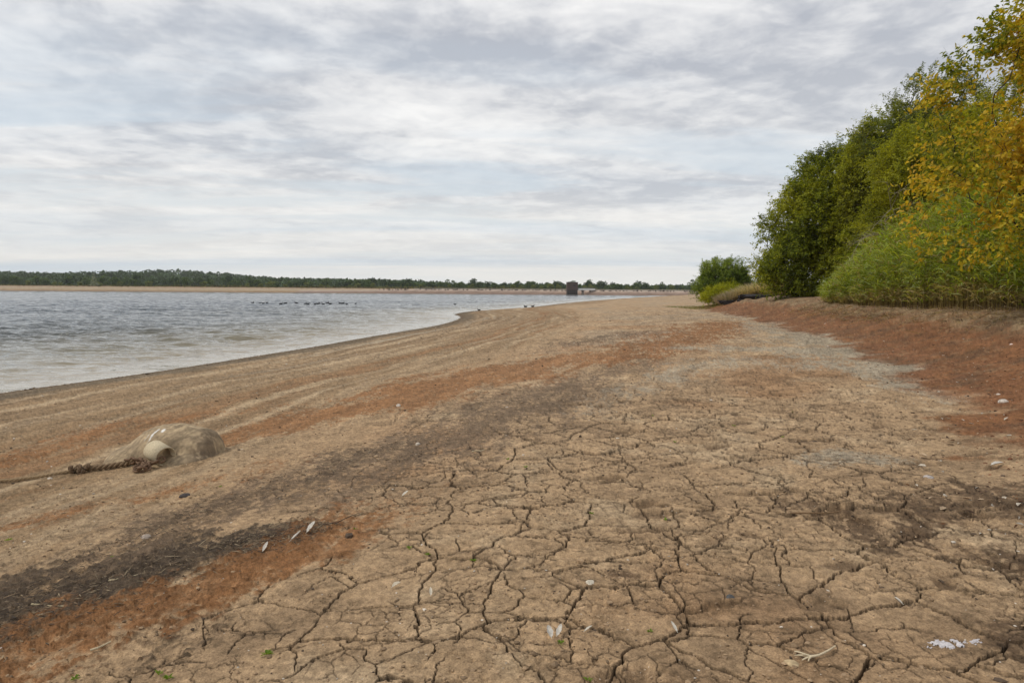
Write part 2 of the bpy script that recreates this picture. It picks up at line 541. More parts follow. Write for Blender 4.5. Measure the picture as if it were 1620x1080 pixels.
    zone = zone * (1 - 0.85 * smooth(5.5, 16, ri))
    litter_w = sum(w[near] for k, w in SW if k in ('dark', 'umber', 'rust', 'grey'))
    zone = zone * (1 - 0.85 * np.clip(litter_w, 0, 1))
    wx = xi + 0.085 * fbm(xi, yi, 0.34, 5, 0.62, 85); wy = yi + 0.085 * fbm(xi, yi, 0.34, 5, 0.62, 87)
    for cell, seed, wmin, wmax, depth, cut in ((0.50, 91, 0.0022, 0.0068, 0.046, 0.02), (0.27, 95, 0.0012, 0.0046, 0.028, 0.36), (0.12, 99, 0.0006, 0.0028, 0.010, 0.42)):
        ed = voronoi_edge(wx, wy, cell, seed)
        on = 0.5 + 0.5 * fbm(xi, yi, 0.55 if cell > .3 else 0.32, 3, 0.55, seed + 1) * 1.7
        on = smooth(cut - 0.05, cut + 0.45, np.clip(on, 0, 1)) * zone
        half = (wmin + (wmax - wmin) * on)
        eb = ed.reshape(blk)
        g0, g1 = np.gradient(eb, axis=0), np.gradient(eb, axis=1)
        rb = ri.reshape(blk)
        gr = (g0 / np.gradient(rb, axis=0)) ** 2; gt = (g1 / (rb * np.gradient(ab, axis=1))) ** 2
        half = half * (0.68 + 0.95 * (gr / (gr + gt + 1e-6)).ravel())          # cracks along the shore slope gape most
        foot = np.minimum(np.abs(g0) + np.abs(g1), 0.09).ravel()   # mesh size across the crack
        foot = np.minimum(foot, sp + 0.75 * ri * ri / 1356)
        hw = np.maximum(half, foot * 0.6)
        core = (1 - smooth(hw * 0.6, hw * 1.1 + foot * 0.3, ed)) * smooth(0.03, 0.2, on) * np.clip(half / hw * 1.6, 0, 1)
        depth = depth * np.clip(half / np.maximum(foot, 1e-4), 0.12, 1)
        # lips curl up a little next to a wide crack
        lip = np.exp(-np.maximum(ed - hw, 0) / 0.035) * on * (0.004 if cell > .3 else 0.0015)
        dz += lip - depth * core * (0.45 + 0.55 * on)
        tone = (1 - smooth(hw * 0.9, hw * 1.45 + foot * 0.3, ed)) * smooth(0.03, 0.2, on) * np.clip(half / hw * 1.8, 0, 1)   # shade painted over the crack and its walls
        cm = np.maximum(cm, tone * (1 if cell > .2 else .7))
    # flaking and grit
    rough = 0.35 + 0.65 * smooth(-0.3, 0.4, fbm(xi, yi, 0.8, 3, 0.5, 101))
    cl = fbm(xi, yi, 0.085, 4, 0.62, 103)
    fl = np.abs(fbm(xi + 0.02 * cl, yi * 1.5, 0.16, 4, 0.6, 107))
    wet = smooth(0.1, 1.2, di)
    dz += wet * rough * (0.0105 * cl - 0.012 * (1 - np.clip(fl / 0.16, 0, 1)) ** 2 + 0.0055 * fbm(xi, yi, 0.026, 3, 0.7, 109)) * (1 - 0.4 * cm) * np.minimum(1, 0.75 + 0.05 * ri)
    # heaped litter swells
    ld = np.zeros(len(xi))
    for k, w in SW:
        if k == 'dark': ld = np.maximum(ld, w[near])
    dz += ld * (0.012 + 0.016 * fbm(xi, yi, 0.05, 4, 0.65, 111) + 0.012 * fbm(xi, yi, 0.2, 3, 0.5, 113))
    # stone chips: small raised plates in the gravelly places
    gv = voronoi_edge(xi + 0.004 * cl, yi, 0.034, 121)
    chip = (_hash(np.floor(wx / 0.3), np.floor(wy / 0.3), 5) * 0 + smooth(0.1, 0.5, fbm(xi, yi, 0.06, 2, 0.5, 123)))
    gravel = np.clip((1 - smooth(10, 12, di)) * 0.8 + 0.3 + litter_w * 0.3, 0, 1)
    dz += wet * chip * np.minimum(gv, 0.008) * 0.9 * gravel * (sp < 0.03)
    # hollows left by feet and hooves, mostly towards the bank
    hol = np.zeros(len(xi))
    for k in range(190):
        if k < 160: hx, hy = rng.uniform(0.8, 5.2), rng.uniform(3.2, 10.5)
        else: hx, hy = rng.uniform(-1.5, 5.0), rng.uniform(2.6, 12)
        if hx > 0.42 * hy + 2.2: continue
        a, b, th = rng.uniform(.07, .20), rng.uniform(.035, .09), rng.normal(0.1, 0.4)
        m = (np.abs(xi - hx) < .35) & (np.abs(yi - hy) < .35)
        if not m.any(): continue
        u = (xi[m] - hx) * math.cos(th) + (yi[m] - hy) * math.sin(th); v = -(xi[m] - hx) * math.sin(th) + (yi[m] - hy) * math.cos(th)
        q = np.sqrt((u / a) ** 2 + (v / b) ** 2) + 0.5 * fbm(xi[m], yi[m], 0.07, 3, 0.6, 131 + k)
        dep = rng.uniform(.008, .024)
        dz[m] += -dep * (1 - smooth(0.55, 1.05, q)) + 0.45 * dep * np.exp(-((q - 1.25) / 0.25) ** 2)
        hol[m] = np.maximum(hol[m], (1 - smooth(0.5, 1.1, q)) * rng.uniform(.3, .9))
    # ledge of drifted litter under the reeds
    led = smooth(2.3, 2.7, ei + 0.35 * fbm(xi, yi, 0.8, 4, 0.6, 141)) * (1 - smooth(2.9, 3.5, ei)) * (yi > 11)
    dz += led * (0.07 + 0.09 * fbm(xi, yi, 0.25, 4, 0.6, 143))
    z[near] += dz
    # mealy colour: each clod, flake and chip has a slightly different soil
    Cn = C[near]
    g = 1 + 0.48 * fbm(xi, yi, 0.03, 3, 0.75, 151) + 0.32 * fbm(xi, yi, 0.14, 4, 0.6, 153) + 0.30 * fbm(di * 4.0, yi * 0.8, 1.0, 4, 0.65, 155) * smooth(4, 10, ri)
    g += 0.35 * (chip > 0.75) * (gravel > 0.5) * (_hash(np.floor(xi / .03), np.floor(yi / .03), 8) - 0.45)
    Cn = Cn * np.clip(g, 0.3, 1.8)[:, None]
    fade = np.clip(cm, 0, 1) * 0.78                    # crack shade painted into the clay colour
    Cn = Cn * (1 - fade[:, None]) + np.array((.055, .040, .028)) * fade[:, None]
    Cn = Cn * (1 - 0.85 * hol[:, None]) + SOIL['brown'] * 0.85 * hol[:, None]
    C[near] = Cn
    far = ~near
    C[far] *= (1 + 0.22 * fbm(x[far], y[far], 0.6, 4, 0.65, 157))[:, None]
    V = np.column_stack([x, y, z])
    I = np.arange(nr * nc).reshape(nr, nc)
    Fq = np.stack([I[:-1, :-1].ravel(), I[:-1, 1:].ravel(), I[1:, 1:].ravel(), I[1:, :-1].ravel()], 1)[:, ::-1]
    mt, nt, b = node_mat('dry_mud')
    co = objco(nt)
    f1 = nramp(nt, nz(nt, 120, 5, 0.7, co), [(0.28, 0.50), (0.50, 1.0), (0.72, 1.40)])
    f2 = nramp(nt, nz(nt, 22, 4, 0.6, co), [(0.25, 0.75), (0.75, 1.22)])
    c = nmix(nt, 1.0, nmix(nt, 1.0, attr(nt, 'tint'), f1, 'MULTIPLY'), f2, 'MULTIPLY')
    nt.links.new(c, b.inputs['Base Color'])
    b.inputs['Roughness'].default_value = 0.95
    b.inputs['Specular IOR Level'].default_value = 0.15
    bump(nt, b, nz(nt, 150, 6, 0.75, co), 1.0, 0.008)
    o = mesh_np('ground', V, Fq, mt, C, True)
    tag(o, kind='structure')
    o['label'] = 'dried brown lake bed with cracked mud and rusty streaks'
    return o


make_ground()


# ------------------------------------------------------------------ water
def make_water():
    rows = [3.0]
    while rows[-1] < 5000: rows.append(rows[-1] + (min(0.16, rows[-1] * .02) if rows[-1] < 60 else rows[-1] * .0045 if rows[-1] < 620 else rows[-1] * .03))
    rows = np.array(rows)
    az = np.concatenate([np.linspace(-math.pi, -.86, 40)[:-1], np.linspace(-.86, .30, 560), np.linspace(.30, math.pi, 60)[1:]])
    RR, AA = np.meshgrid(rows, az, indexing='ij')
    x = (RR * np.sin(AA)).ravel(); y = (RR * np.cos(AA)).ravel(); rr = RR.ravel()
    d = polydist(x, y, SHORE)
    m = (np.abs(AA.ravel() + .28) < .60) & (rr > 8) & (rr < 620) & (d < 2)
    xm, ym = x[m], y[m]
    gust = 0.9 + 0.8 * fbm(xm, ym, 22, 3, .5, 301)
    sh = smooth(0.0, 7.0, -d[m]) * .72 + .28 * smooth(-.3, 1.2, -d[m])
    u = xm * .96 + ym * .28 + 0.5 * fbm(xm, ym, 3, 2, .5, 303); v = -xm * .28 + ym * .96 + 0.6 * fbm(xm, ym, 4, 2, .5, 305)
    h = np.zeros(len(xm))
    for k, (lu, lv, am) in enumerate(((5.5, 2.2, .12), (2.0, .95, .12), (1.0, .5, .05))):
        n_ = 1 - np.abs(fbm(u / lu, v / lv, 1.0, 2, .5, 311 + k * 7)) * 2.2
        h += am * n_ * (1 - .6 * smooth(40 * lv, 260 * lv, rr[m]) * (k > 0))
    z = np.zeros(len(x)); z[m] = (h - .11) * gust * sh
    V = np.column_stack([x, y, z])
    nr, nc = RR.shape
    I = np.arange(nr * nc).reshape(nr, nc)
    Fq = np.stack([I[:-1, :-1].ravel(), I[:-1, 1:].ravel(), I[1:, 1:].ravel(), I[1:, :-1].ravel()], 1)[:, ::-1]
    mt, nt, b = node_mat('lake_water')
    co = objco(nt)
    depth = attr(nt, 'shore', True)          # metres out from the shore
    deep = nmath(nt, 'MULTIPLY', depth, 1 / 45.0, True)
    murk = nramp(nt, deep, [(0.0, (.33, .27, .18)), (0.15, (.20, .18, .13)), (0.4, (.08, .088, .085)), (1.0, (.040, .055, .068))])
    nt.links.new(murk, b.inputs['Base Color'])
    b.inputs['Roughness'].default_value = 0.07
    b.inputs['IOR'].default_value = 1.333
    mp = nt.nodes.new('ShaderNodeMapping'); mp.inputs['Rotation'].default_value = (0, 0, R(12)); mp.inputs['Scale'].default_value = (0.42, 1.0, 1.0)
    nt.links.new(co, mp.inputs[0])
    v = mp.outputs[0]
    w1 = nz(nt, 0.55, 3, 0.55, v)
    w2 = nz(nt, 1.7, 3, 0.6, v)
    w3 = nz(nt, 0.09, 2, 0.5, v)
    h = nmath(nt, 'ADD', nmath(nt, 'MULTIPLY', w1, 0.55), nmath(nt, 'MULTIPLY', w2, 0.28))
    gust = nramp(nt, w3, [(0.35, 0.55), (0.65, 1.0)])
    h = nmath(nt, 'MULTIPLY', h, gust)
    calm = nramp(nt, deep, [(0.0, 0.12), (0.05, 0.5), (0.5, 1.0)])
    h = nmath(nt, 'MULTIPLY', h, calm)
    bump(nt, b, h, 1.0, 1.3)
    o = mesh_np('water', V, Fq, mt, None, True, attrs={'shore': np.maximum(-d, 0)})
    tag(o, 'wind rippled grey lake water paler near the muddy shore', kind='structure')


make_water()

# ------------------------------------------------------------------ foliage tools
def unit(v):
    return v / np.maximum(np.linalg.norm(v, axis=-1, keepdims=True), 1e-9)


def tubes(A, B, ra, rb, sides=5):
    """tapered tubes A->B; returns verts, quads"""
    A = np.asarray(A, float); B = np.asarray(B, float)
    ax = unit(B - A)
    ref = np.where(np.abs(ax[:, 2:3]) > 0.9, np.array([[1., 0, 0]]), np.array([[0, 0, 1.]]))
    u = unit(np.cross(ax, ref)); v = np.cross(ax, u)
    n = len(A)
    ang = np.arange(sides) * 2 * math.pi / sides
    ring = u[:, None, :] * np.cos(ang)[None, :, None] + v[:, None, :] * np.sin(ang)[None, :, None]
    V = np.stack([A[:, None, :] + ring * np.asarray(ra).reshape(-1, 1, 1), B[:, None, :] + ring * np.asarray(rb).reshape(-1, 1, 1)], 1).reshape(-1, 3)
    base = np.arange(n)[:, None] * 2 * sides
    k = np.arange(sides); k2 = (k + 1) % sides
    Q = np.stack([base + k, base + k2, base + sides + k2, base + sides + k], -1).reshape(-1, 4)
    return V, Q


def leaves(P, D, Nn, L, W, folded=False, droop=0.0):
    """leaf blades at P along D, facing Nn"""
    n = len(P)
    D = unit(D); S = unit(np.cross(D, Nn)); N2 = np.cross(S, D)
    L = np.broadcast_to(np.asarray(L, float), (n,))[:, None]; W = np.broadcast_to(np.asarray(W, float), (n,))[:, None]
    if not folded:
        V = np.stack([P, P + D * L * .45 + S * W * .5 + N2 * W * .12, P + D * L - N2 * droop * L, P + D * L * .45 - S * W * .5 + N2 * W * .12], 1).reshape(-1, 3)
        b = np.arange(n)[:, None] * 4
        return V, b + np.arange(4), 4
    up = N2 * W * .16
    V = np.stack([P, P + D * L * .3 + S * W * .46 + up, P + D * L * .72 + S * W * .36 + up - N2 * droop * L * .5, P + D * L - N2 * droop * L,
                  P + D * L * .72 - S * W * .36 + up - N2 * droop * L * .5, P + D * L * .3 - S * W * .46 + up], 1).reshape(-1, 3)
    b = np.arange(n)[:, None] * 6
    return V, np.vstack([b + np.array([0, 1, 2, 3]), b + np.array([0, 3, 4, 5])]), 6


def noise3(P, scale, seed):
    return (vnoise(P[:, 0] / scale + 3.1, P[:, 1] / scale + P[:, 2] / scale * .7, seed) + vnoise(P[:, 2] / scale * 1.1, P[:, 0] / scale - P[:, 1] / scale * .6, seed + 3)) * .6


def crown_points(n, blobs, rng, shell=0.55, gap=0.25, gscale=1.1):
    """cluster centres in a union of ellipsoids, thinned by noise so that gaps show"""
    B = np.array(blobs, float)
    vol = B[:, 3] * B[:, 4] * B[:, 5]
    out = []; Nrm = []
    tries = 0
    while sum(map(len, out)) < n and tries < 60:
        tries += 1
        k = rng.choice(len(B), n, p=vol / vol.sum())
        u = unit(rng.normal(size=(n, 3)))
        r = rng.uniform(0, 1, n) ** (1 / 3.0)
        r = np.where(rng.uniform(size=n) < shell, rng.uniform(.82, 1.0, n), r)
        P = B[k, :3] + u * r[:, None] * B[k, 3:]
        bulge = 1 + 0.16 * noise3(P, gscale * 1.3, 5)
        P = B[k, :3] + (P - B[k, :3]) * bulge[:, None]
        keep = noise3(P, gscale, 9) > -gap
        # drop points deep inside another ellipsoid now and then
        out.append(P[keep]); Nrm.append(u[keep])
    return np.vstack(out)[:n], np.vstack(Nrm)[:n]


def skeleton(bases, P, rng, step=0.7, wob=0.12):
    """join cluster points into branching limbs that grow from the bases"""
    nodes = [np.array(b, float) for b in bases]; parent = [-1] * len(nodes)
    cen = np.mean(bases, 0)
    depth = [0.0] * len(nodes)
    order = np.argsort(np.linalg.norm(P - cen, axis=1))
    tip = np.zeros(len(P), int)
    arr = np.zeros((len(P) * 8 + 100, 3)); dep = np.zeros(len(arr)); n = len(nodes)
    arr[:n] = nodes
    par = np.full(len(arr), -1)
    for i in order:
        q = P[i]
        dist = np.linalg.norm(arr[:n] - q, axis=1)
        j = int(np.argmin(dist + 0.35 * dep[:n]))
        k = min(int(dist[j] / step), 6)
        a = arr[j].copy(); pj = j
        for s in range(1, k + 1):
            t = s / (k + 1)
            mid = a * (1 - t) + q * t + rng.normal(0, wob * step, 3)
            mid[2] += 0.10 * dist[j] * math.sin(math.pi * t)
            if n >= len(arr): break
            arr[n] = mid; par[n] = pj; dep[n] = dep[pj] + dist[j] / (k + 1); pj = n; n += 1
        if n >= len(arr): break
        arr[n] = q; par[n] = pj; dep[n] = dep[pj] + dist[j] / (k + 1); tip[i] = n; n += 1
    cnt = np.zeros(n); cnt[tip] = 1
    for i in range(n - 1, -1, -1):
        if par[i] >= 0: cnt[par[i]] += cnt[i]
    return arr[:n], par[:n], cnt


def grow_tree(name, bases, blobs, rng, n_cl, shoots, per, leaf, leaf_w, greens, bark, lmat, bmat, loc, spread=0.45, up=0.5, outw=0.7, shoot_len=(.3, .7),
              r0=0.09, folded=False, gap=0.25, gscale=1.1, twigs=True, shell=0.55, droop=0.15, patch=2.0, side=0.9, rmin=0.004):
    """a tree: trunk (all wood) and crown (all leaves) under one empty; coordinates are local"""
    root = empty(name, loc)
    P, Nrm = crown_points(n_cl, blobs, rng, shell, gap, gscale)
    arr, par, cnt = skeleton(bases, P, rng)
    e = np.where(par >= 0)[0]
    rad = np.maximum(r0 * (cnt / cnt.max()) ** 0.5, rmin)
    A, B = arr[par[e]], arr[e]
    ra = np.minimum(rad[par[e]], rad[e] * 1.5); rb = rad[e]
    TV, TQ = tubes(A, B + (B - A) * .04, ra, rb, 6)
    # shoots
    m = len(P) * shoots
    k = np.repeat(np.arange(len(P)), shoots)
    cen = np.mean(np.array(blobs)[:, :3], 0)
    O = P[k] + rng.normal(0, spread * .35, (m, 3))
    out = unit(unit(P[k] - cen) + 0.5 * Nrm[k])
    SD = unit(out * outw + np.array([0, 0, 1.]) * up + rng.normal(0, .55, (m, 3)))
    SL = rng.uniform(*shoot_len, m)
    # leaves along the shoots
    kk = np.repeat(np.arange(m), per)
    t = (np.tile(np.arange(per), m) + rng.uniform(.2, 1, m * per)) / per
    bend = np.array([0, 0, -1.]) * (t ** 2 * .18)[:, None]
    LP = O[kk] + (SD[kk] + bend) * (SL[kk] * t)[:, None]
    rv = unit(np.cross(SD[kk], rng.normal(size=(m * per, 3))))
    LD = unit(SD[kk] * .55 + rv * side + np.array([0, 0, -.25]))
    LN = unit(np.array([0, 0, 1.]) * .9 + rng.normal(0, .65, (m * per, 3)) + out[kk] * .5)
    ll = leaf * rng.uniform(.6, 1.25, m * per)
    LV, LQ, nv = leaves(LP, LD, LN, ll, leaf_w * rng.uniform(.75, 1.2, m * per), folded, droop)
    # leaf colours: drift from clump to clump, vary from leaf to leaf
    G = np.array(greens, float)
    h = 0.5 + 0.55 * noise3(LP, patch, 31) + 0.30 * noise3(LP, patch * .3, 37) + rng.normal(0, .22, len(LP))
    h = np.clip(h, 0, .999) * (len(G) - 1)
    i0 = h.astype(int); f = (h - i0)[:, None]
    c = (G[i0] * (1 - f) + G[np.minimum(i0 + 1, len(G) - 1)] * f) * rng.uniform(.75, 1.25, (len(LP), 1))
    tint = np.repeat(c, nv, 0)
    if twigs:
        sv, sq = tubes(O, O + SD * SL[:, None], np.full(m, rmin * .7), np.full(m, rmin * .35), 3)
        TQ = np.vstack([TQ, sq + len(TV)]); TV = np.vstack([TV, sv])
    mesh_np('trunk', TV, TQ, bmat, np.array(bark), True, root)
    mesh_np('crown', LV, LQ, lmat, tint, False, root)
    return root


LEAF = leaf_mat('leaf', 0.46, 0.5)
REED = leaf_mat('reed_blade', 0.36, 0.55)
FARLEAF = leaf_mat('distant_foliage', 0.2, 0.8)
BARK = tint_mat('bark', 0.9, 0.35, 25, 0.6, 0.02)
STONE = tint_mat('stone', 0.85, 0.3, 40, 0.5, 0.01)
CONCRETE = tint_mat('concrete', 0.9, 0.22, 30, 0.5, 0.006)
MATTE = tint_mat('matte', 0.9, 0.3, 80, 0.4, 0.003)

# ------------------------------------------------------------------ far shore: trees, woods, dam, tower
def far_tree_mesh(rng, h, w, greens, n=420, pointed=False):
    """a whole distant tree in one mesh: stem, limbs and leaf clumps"""
    blobs = []
    if pointed:
        for k in range(6):
            t = k / 5
            blobs.append((rng.normal(0, .1), rng.normal(0, .1), h * (.12 + .80 * t), w * .5 * (1 - .85 * t) + .15, w * .5 * (1 - .85 * t) + .15, h * .13))
    else:
        for k in range(rng.integers(6, 10)):
            a = rng.uniform(0, 6.28); r = w * rng.uniform(.05, .30)
            blobs.append((r * math.cos(a), r * math.sin(a), h * rng.uniform(.30, .78), w * rng.uniform(.18, .30), w * rng.uniform(.18, .30), h * rng.uniform(.13, .22)))
    P, U = crown_points(n, blobs, rng, .8, .3, w * .2)
    D = unit(U + rng.normal(0, .5, P.shape)); Nn = unit(U * .6 + np.array([0, 0, .7]) + rng.normal(0, .5, P.shape))
    V, Q, nv = leaves(P - D * .3, D, Nn, w * .13 * rng.uniform(.6, 1.4, n), w * .11 * rng.uniform(.6, 1.4, n), False, .1)
    G = np.array(greens); hh = np.clip(.5 + .6 * noise3(P, w * .22, 3) + rng.normal(0, .25, n), 0, .999) * (len(G) - 1)
    i0 = hh.astype(int); f = (hh - i0)[:, None]
    c = 1.2 * (G[i0] * (1 - f) + G[np.minimum(i0 + 1, len(G) - 1)] * f)
    tops = np.array([b[:3] for b in blobs])
    TV, TQ = tubes(np.vstack([[[0, 0, -.5]], np.tile([[0, 0, h * .25]], (len(tops), 1))]), np.vstack([[[0, 0, h * .4]], tops]),
                   np.r_[w * .03, np.full(len(tops), w * .014)], np.r_[w * .02, np.full(len(tops), w * .005)], 5)
    tint = np.vstack([np.repeat(c, nv, 0), np.tile([[.06, .05, .035]], (len(TV), 1))])
    return np.vstack([V, TV]), [Q, TQ + len(V)], tint


def make_far_shore():
    rng = np.random.default_rng(21)
    kinds = []
    GR = [[(.05, .078, .030), (.082, .122, .04), (.125, .17, .05)], [(.036, .06, .030), (.06, .092, .038), (.09, .125, .045)],
          [(.10, .125, .036), (.15, .175, .045), (.20, .215, .06)]]
    lab = ['rounded mid green tree in the row along the far shore', 'dark green tree in the row along the far shore', 'pale olive green tree in the row along the far shore']
    protos = []
    for g in range(3):
        for k in range(3):
            h = [10, 11, 7][g] * rng.uniform(.9, 1.1); w = [10, 9, 8.5][g] * rng.uniform(.9, 1.15)
            V, F, T = far_tree_mesh(rng, h, w, GR[g])
            o = mesh_np('shore_tree', V, F, FARLEAF, T)
            protos.append((o, g)); o['used'] = 0
    spots = []
    x = -640.0
    while x < 330:
        spots.append((x + rng.normal(0, 2), rng.uniform(80, 96), rng.uniform(.45, .85))); x += rng.uniform(6.5, 11.5)
    x = -640.0
    while x < 400:
        spots.append((x + rng.normal(0, 3), rng.uniform(104, 150), rng.uniform(.75, 1.15) if x < -170 else rng.uniform(.95, 1.15))); x += rng.uniform(7.5, 12) if x < -170 else rng.uniform(4.2, 7.0)
    first = [True] * len(protos)
    for i, (x, f, s) in enumerate(spots):
        y = np.interp(x, FAR_SHORE[:, 0], FAR_SHORE[:, 1]) + f
        front = i < len(spots) and f < 100
        g = rng.choice(3, p=[.4, .2, .4] if front else [.45, .5, .05])
        j = int(g * 3 + rng.integers(0, 3))
        o, gg = protos[j]
        if first[j]: first[j] = False
        else:
            o = o.copy(); COL.objects.link(o)
        if 20 < x < 140: s *= 1.05
        o.location = (x, y, gz(x, y) - .2)
        o.rotation_euler = (0, 0, rng.uniform(0, 6.28)); o.scale = (s * rng.uniform(.85, 1.2), s * rng.uniform(.85, 1.2), s * (1.0 + .06 * smooth(-170, -60, np.array(x))))
        if 'used' in o: del o['used']
        tag(o, lab[gg], 'tree', 'trees along the far shore')
    for j, (o, g) in enumerate(protos):
        if first[j]: bpy.data.objects.remove(o)
    # one pale pointed tree stands out of the row
    V, F, T = far_tree_mesh(rng, 12.5, 7, [(.16, .19, .13), (.22, .25, .19), (.30, .33, .26)], 420, True)
    o = mesh_np('pointed_tree', V, F, FARLEAF, T)
    x, y = -391, 640
    o.location = (x, y, gz(x, y) - .2)
    tag(o, 'pale grey green pointed tree standing in the far shore tree row', 'tree')
    # woods on the rise behind: canopy of countless crowns
    n = 4600
    X = rng.uniform(-1500, 500, n); Y = 770 + 620 * rng.uniform(0, 1, n) ** 1.0
    Z = lie(X, Y)[0]
    k = 26
    K = np.repeat(np.arange(n), k)
    U = unit(rng.normal(size=(n * k, 3))); U[:, 2] = np.abs(U[:, 2]) * .9 + .05
    Rr = np.repeat(rng.uniform(4, 7.5, n), k)
    H = np.repeat(rng.uniform(6, 11, n), k)
    P = np.column_stack([X[K], Y[K], Z[K] + H * .05]) + U * np.column_stack([Rr, Rr, H * .95])
    V, Q, nv = leaves(P - U, U + rng.normal(0, .5, U.shape), U + np.array([0, 0, .6]), Rr * .55 * rng.uniform(.6, 1.3, len(P)), Rr * .5, False, .1)
    tone = np.repeat(rng.uniform(.6, 1.3, n), k) * rng.uniform(.75, 1.25, n * k)
    T = np.repeat(np.array([[.070, .105, .050]]) * tone[:, None], nv, 0)
    # closed canopy floor so that no bare ground shines between crowns
    o = mesh_np('wooded_hill', V, Q, FARLEAF, T)
    tag(o, 'dark green woodland covering the low hill beyond the far shore', 'woodland', kind='stuff')
    # low yellowish scrub and reeds at the foot of the trees
    n = 8200
    X = rng.uniform(-640, 420, n); Y = np.interp(X, FAR_SHORE[:, 0], FAR_SHORE[:, 1]) + np.where(rng.uniform(size=n) < .6, rng.normal(76, 5, n), rng.normal(98, 9, n))
    Z = ground_z(X, Y)
    P = np.column_stack([X, Y, Z - .2]); D = np.tile([[0, 0, 1.]], (n, 1)) + rng.normal(0, .3, (n, 3))
    V, Q, nv = leaves(P, D, np.tile([[0, -1., .3]], (n, 1)) + rng.normal(0, .5, (n, 3)), rng.uniform(.8, 2.4, n) * (.5 + .8 * np.clip(fbm(X, Y, 30, 3, .5, 5) + .5, 0, 1)), rng.uniform(1.0, 2.4, n), False)
    c = np.array([[.13, .115, .045]]) * (1 - rng.uniform(0, 1, (n, 1)) ** 2) + np.array([[.06, .085, .03]]) * rng.uniform(0, 1, (n, 1)) ** 2
    o = mesh_np('shore_scrub', V, Q, FARLEAF, np.repeat(c, nv, 0))
    tag(o, 'yellowish low scrub fringing the far shore below the trees', 'scrub', kind='stuff')


make_far_shore()


def box_np(c, s, bevel=0):
    c = np.array(c, float); s = np.array(s, float) / 2
    V = np.array([[a, b, d] for a in (-1, 1) for b in (-1, 1) for d in (-1, 1)], float) * s + c
    Q = np.array([[0, 1, 3, 2], [4, 6, 7, 5], [0, 4, 5, 1], [2, 3, 7, 6], [0, 2, 6, 4], [1, 5, 7, 3]])
    return V, Q


def join(parts):
    V = []; Q = []; n = 0
    for v, q in parts:
        V.append(v); Q.append(q + n); n += len(v)
    return np.vstack(V), np.vstack(Q)


def make_dam():
    rng = np.random.default_rng(5)
    root = empty('dam', (60, 610, 0), 'long low stone faced dam closing the lake on the far right', 'dam')
    xs = np.linspace(-190, 420, 245)
    ys = np.interp(xs, FAR_SHORE[:, 0], FAR_SHORE[:, 1])
    end = smooth(-190, -60, xs)
    prof = np.array([(-6, -1.2), (2, .35), (7, 1.3), (12, 2.2), (17, 3.1), (22.5, 4.0), (29, 4.05), (52, -1.0)])
    V = []; T = []
    for j, (f, z) in enumerate(prof):
        hz = z * (0.55 + .45 * end) + rng.normal(0, .05, len(xs))
        V.append(np.column_stack([xs - 60, ys + f - 610, hz]))
        base = np.array([(.19, .125, .09), (.19, .125, .09), (.21, .14, .10), (.26, .185, .14), (.36, .27, .21), (.42, .34, .27), (.20, .2, .10), (.08, .1, .04)][j])
        T.append(base * rng.uniform(.8, 1.2, (len(xs), 1)))
    V = np.vstack(V); n = len(xs)
    I = np.arange(len(V)).reshape(len(prof), n)
    Q = np.stack([I[:-1, :-1].ravel(), I[:-1, 1:].ravel(), I[1:, 1:].ravel(), I[1:, :-1].ravel()], 1)
    mesh_np('embankment', V, Q, STONE, np.vstack(T), True, root)
    parts = [box_np(((xs[i] + xs[i + 2]) / 2 - 60, (ys[i] + ys[i + 2]) / 2 + 26 - 610, 4.05 * (0.55 + .45 * end[i]) + .45), (xs[i + 2] - xs[i] - .25, .6, 1.1)) for i in range(40, n - 2, 2)]
    V, Q = join(parts)
    mesh_np('parapet', V, Q, CONCRETE, np.repeat(rng.uniform(.75, 1.1, (len(parts), 1)) * np.array([[.42, .37, .31]]), 8, 0), False, root)
    # boulders and dark bushes along the crest
    m = 260
    X = rng.uniform(-120, 400, m); Y = np.interp(X, FAR_SHORE[:, 0], FAR_SHORE[:, 1]) + rng.uniform(18, 22, m)
    P = np.column_stack([X - 60, Y - 610, 3.4 + rng.uniform(0, .6, m)])
    parts = [box_np(p, rng.uniform(.5, 1.5, 3)) for p in P]
    V, Q = join(parts)
    V += rng.normal(0, .12, V.shape)
    o = mesh_np('rock_armour', V, Q, STONE, np.repeat(rng.uniform(.3, 1, (m, 1)) * np.array([[.25, .2, .17]]), 8, 0), False, root)
    o['kind'] = 'stuff'


make_dam()


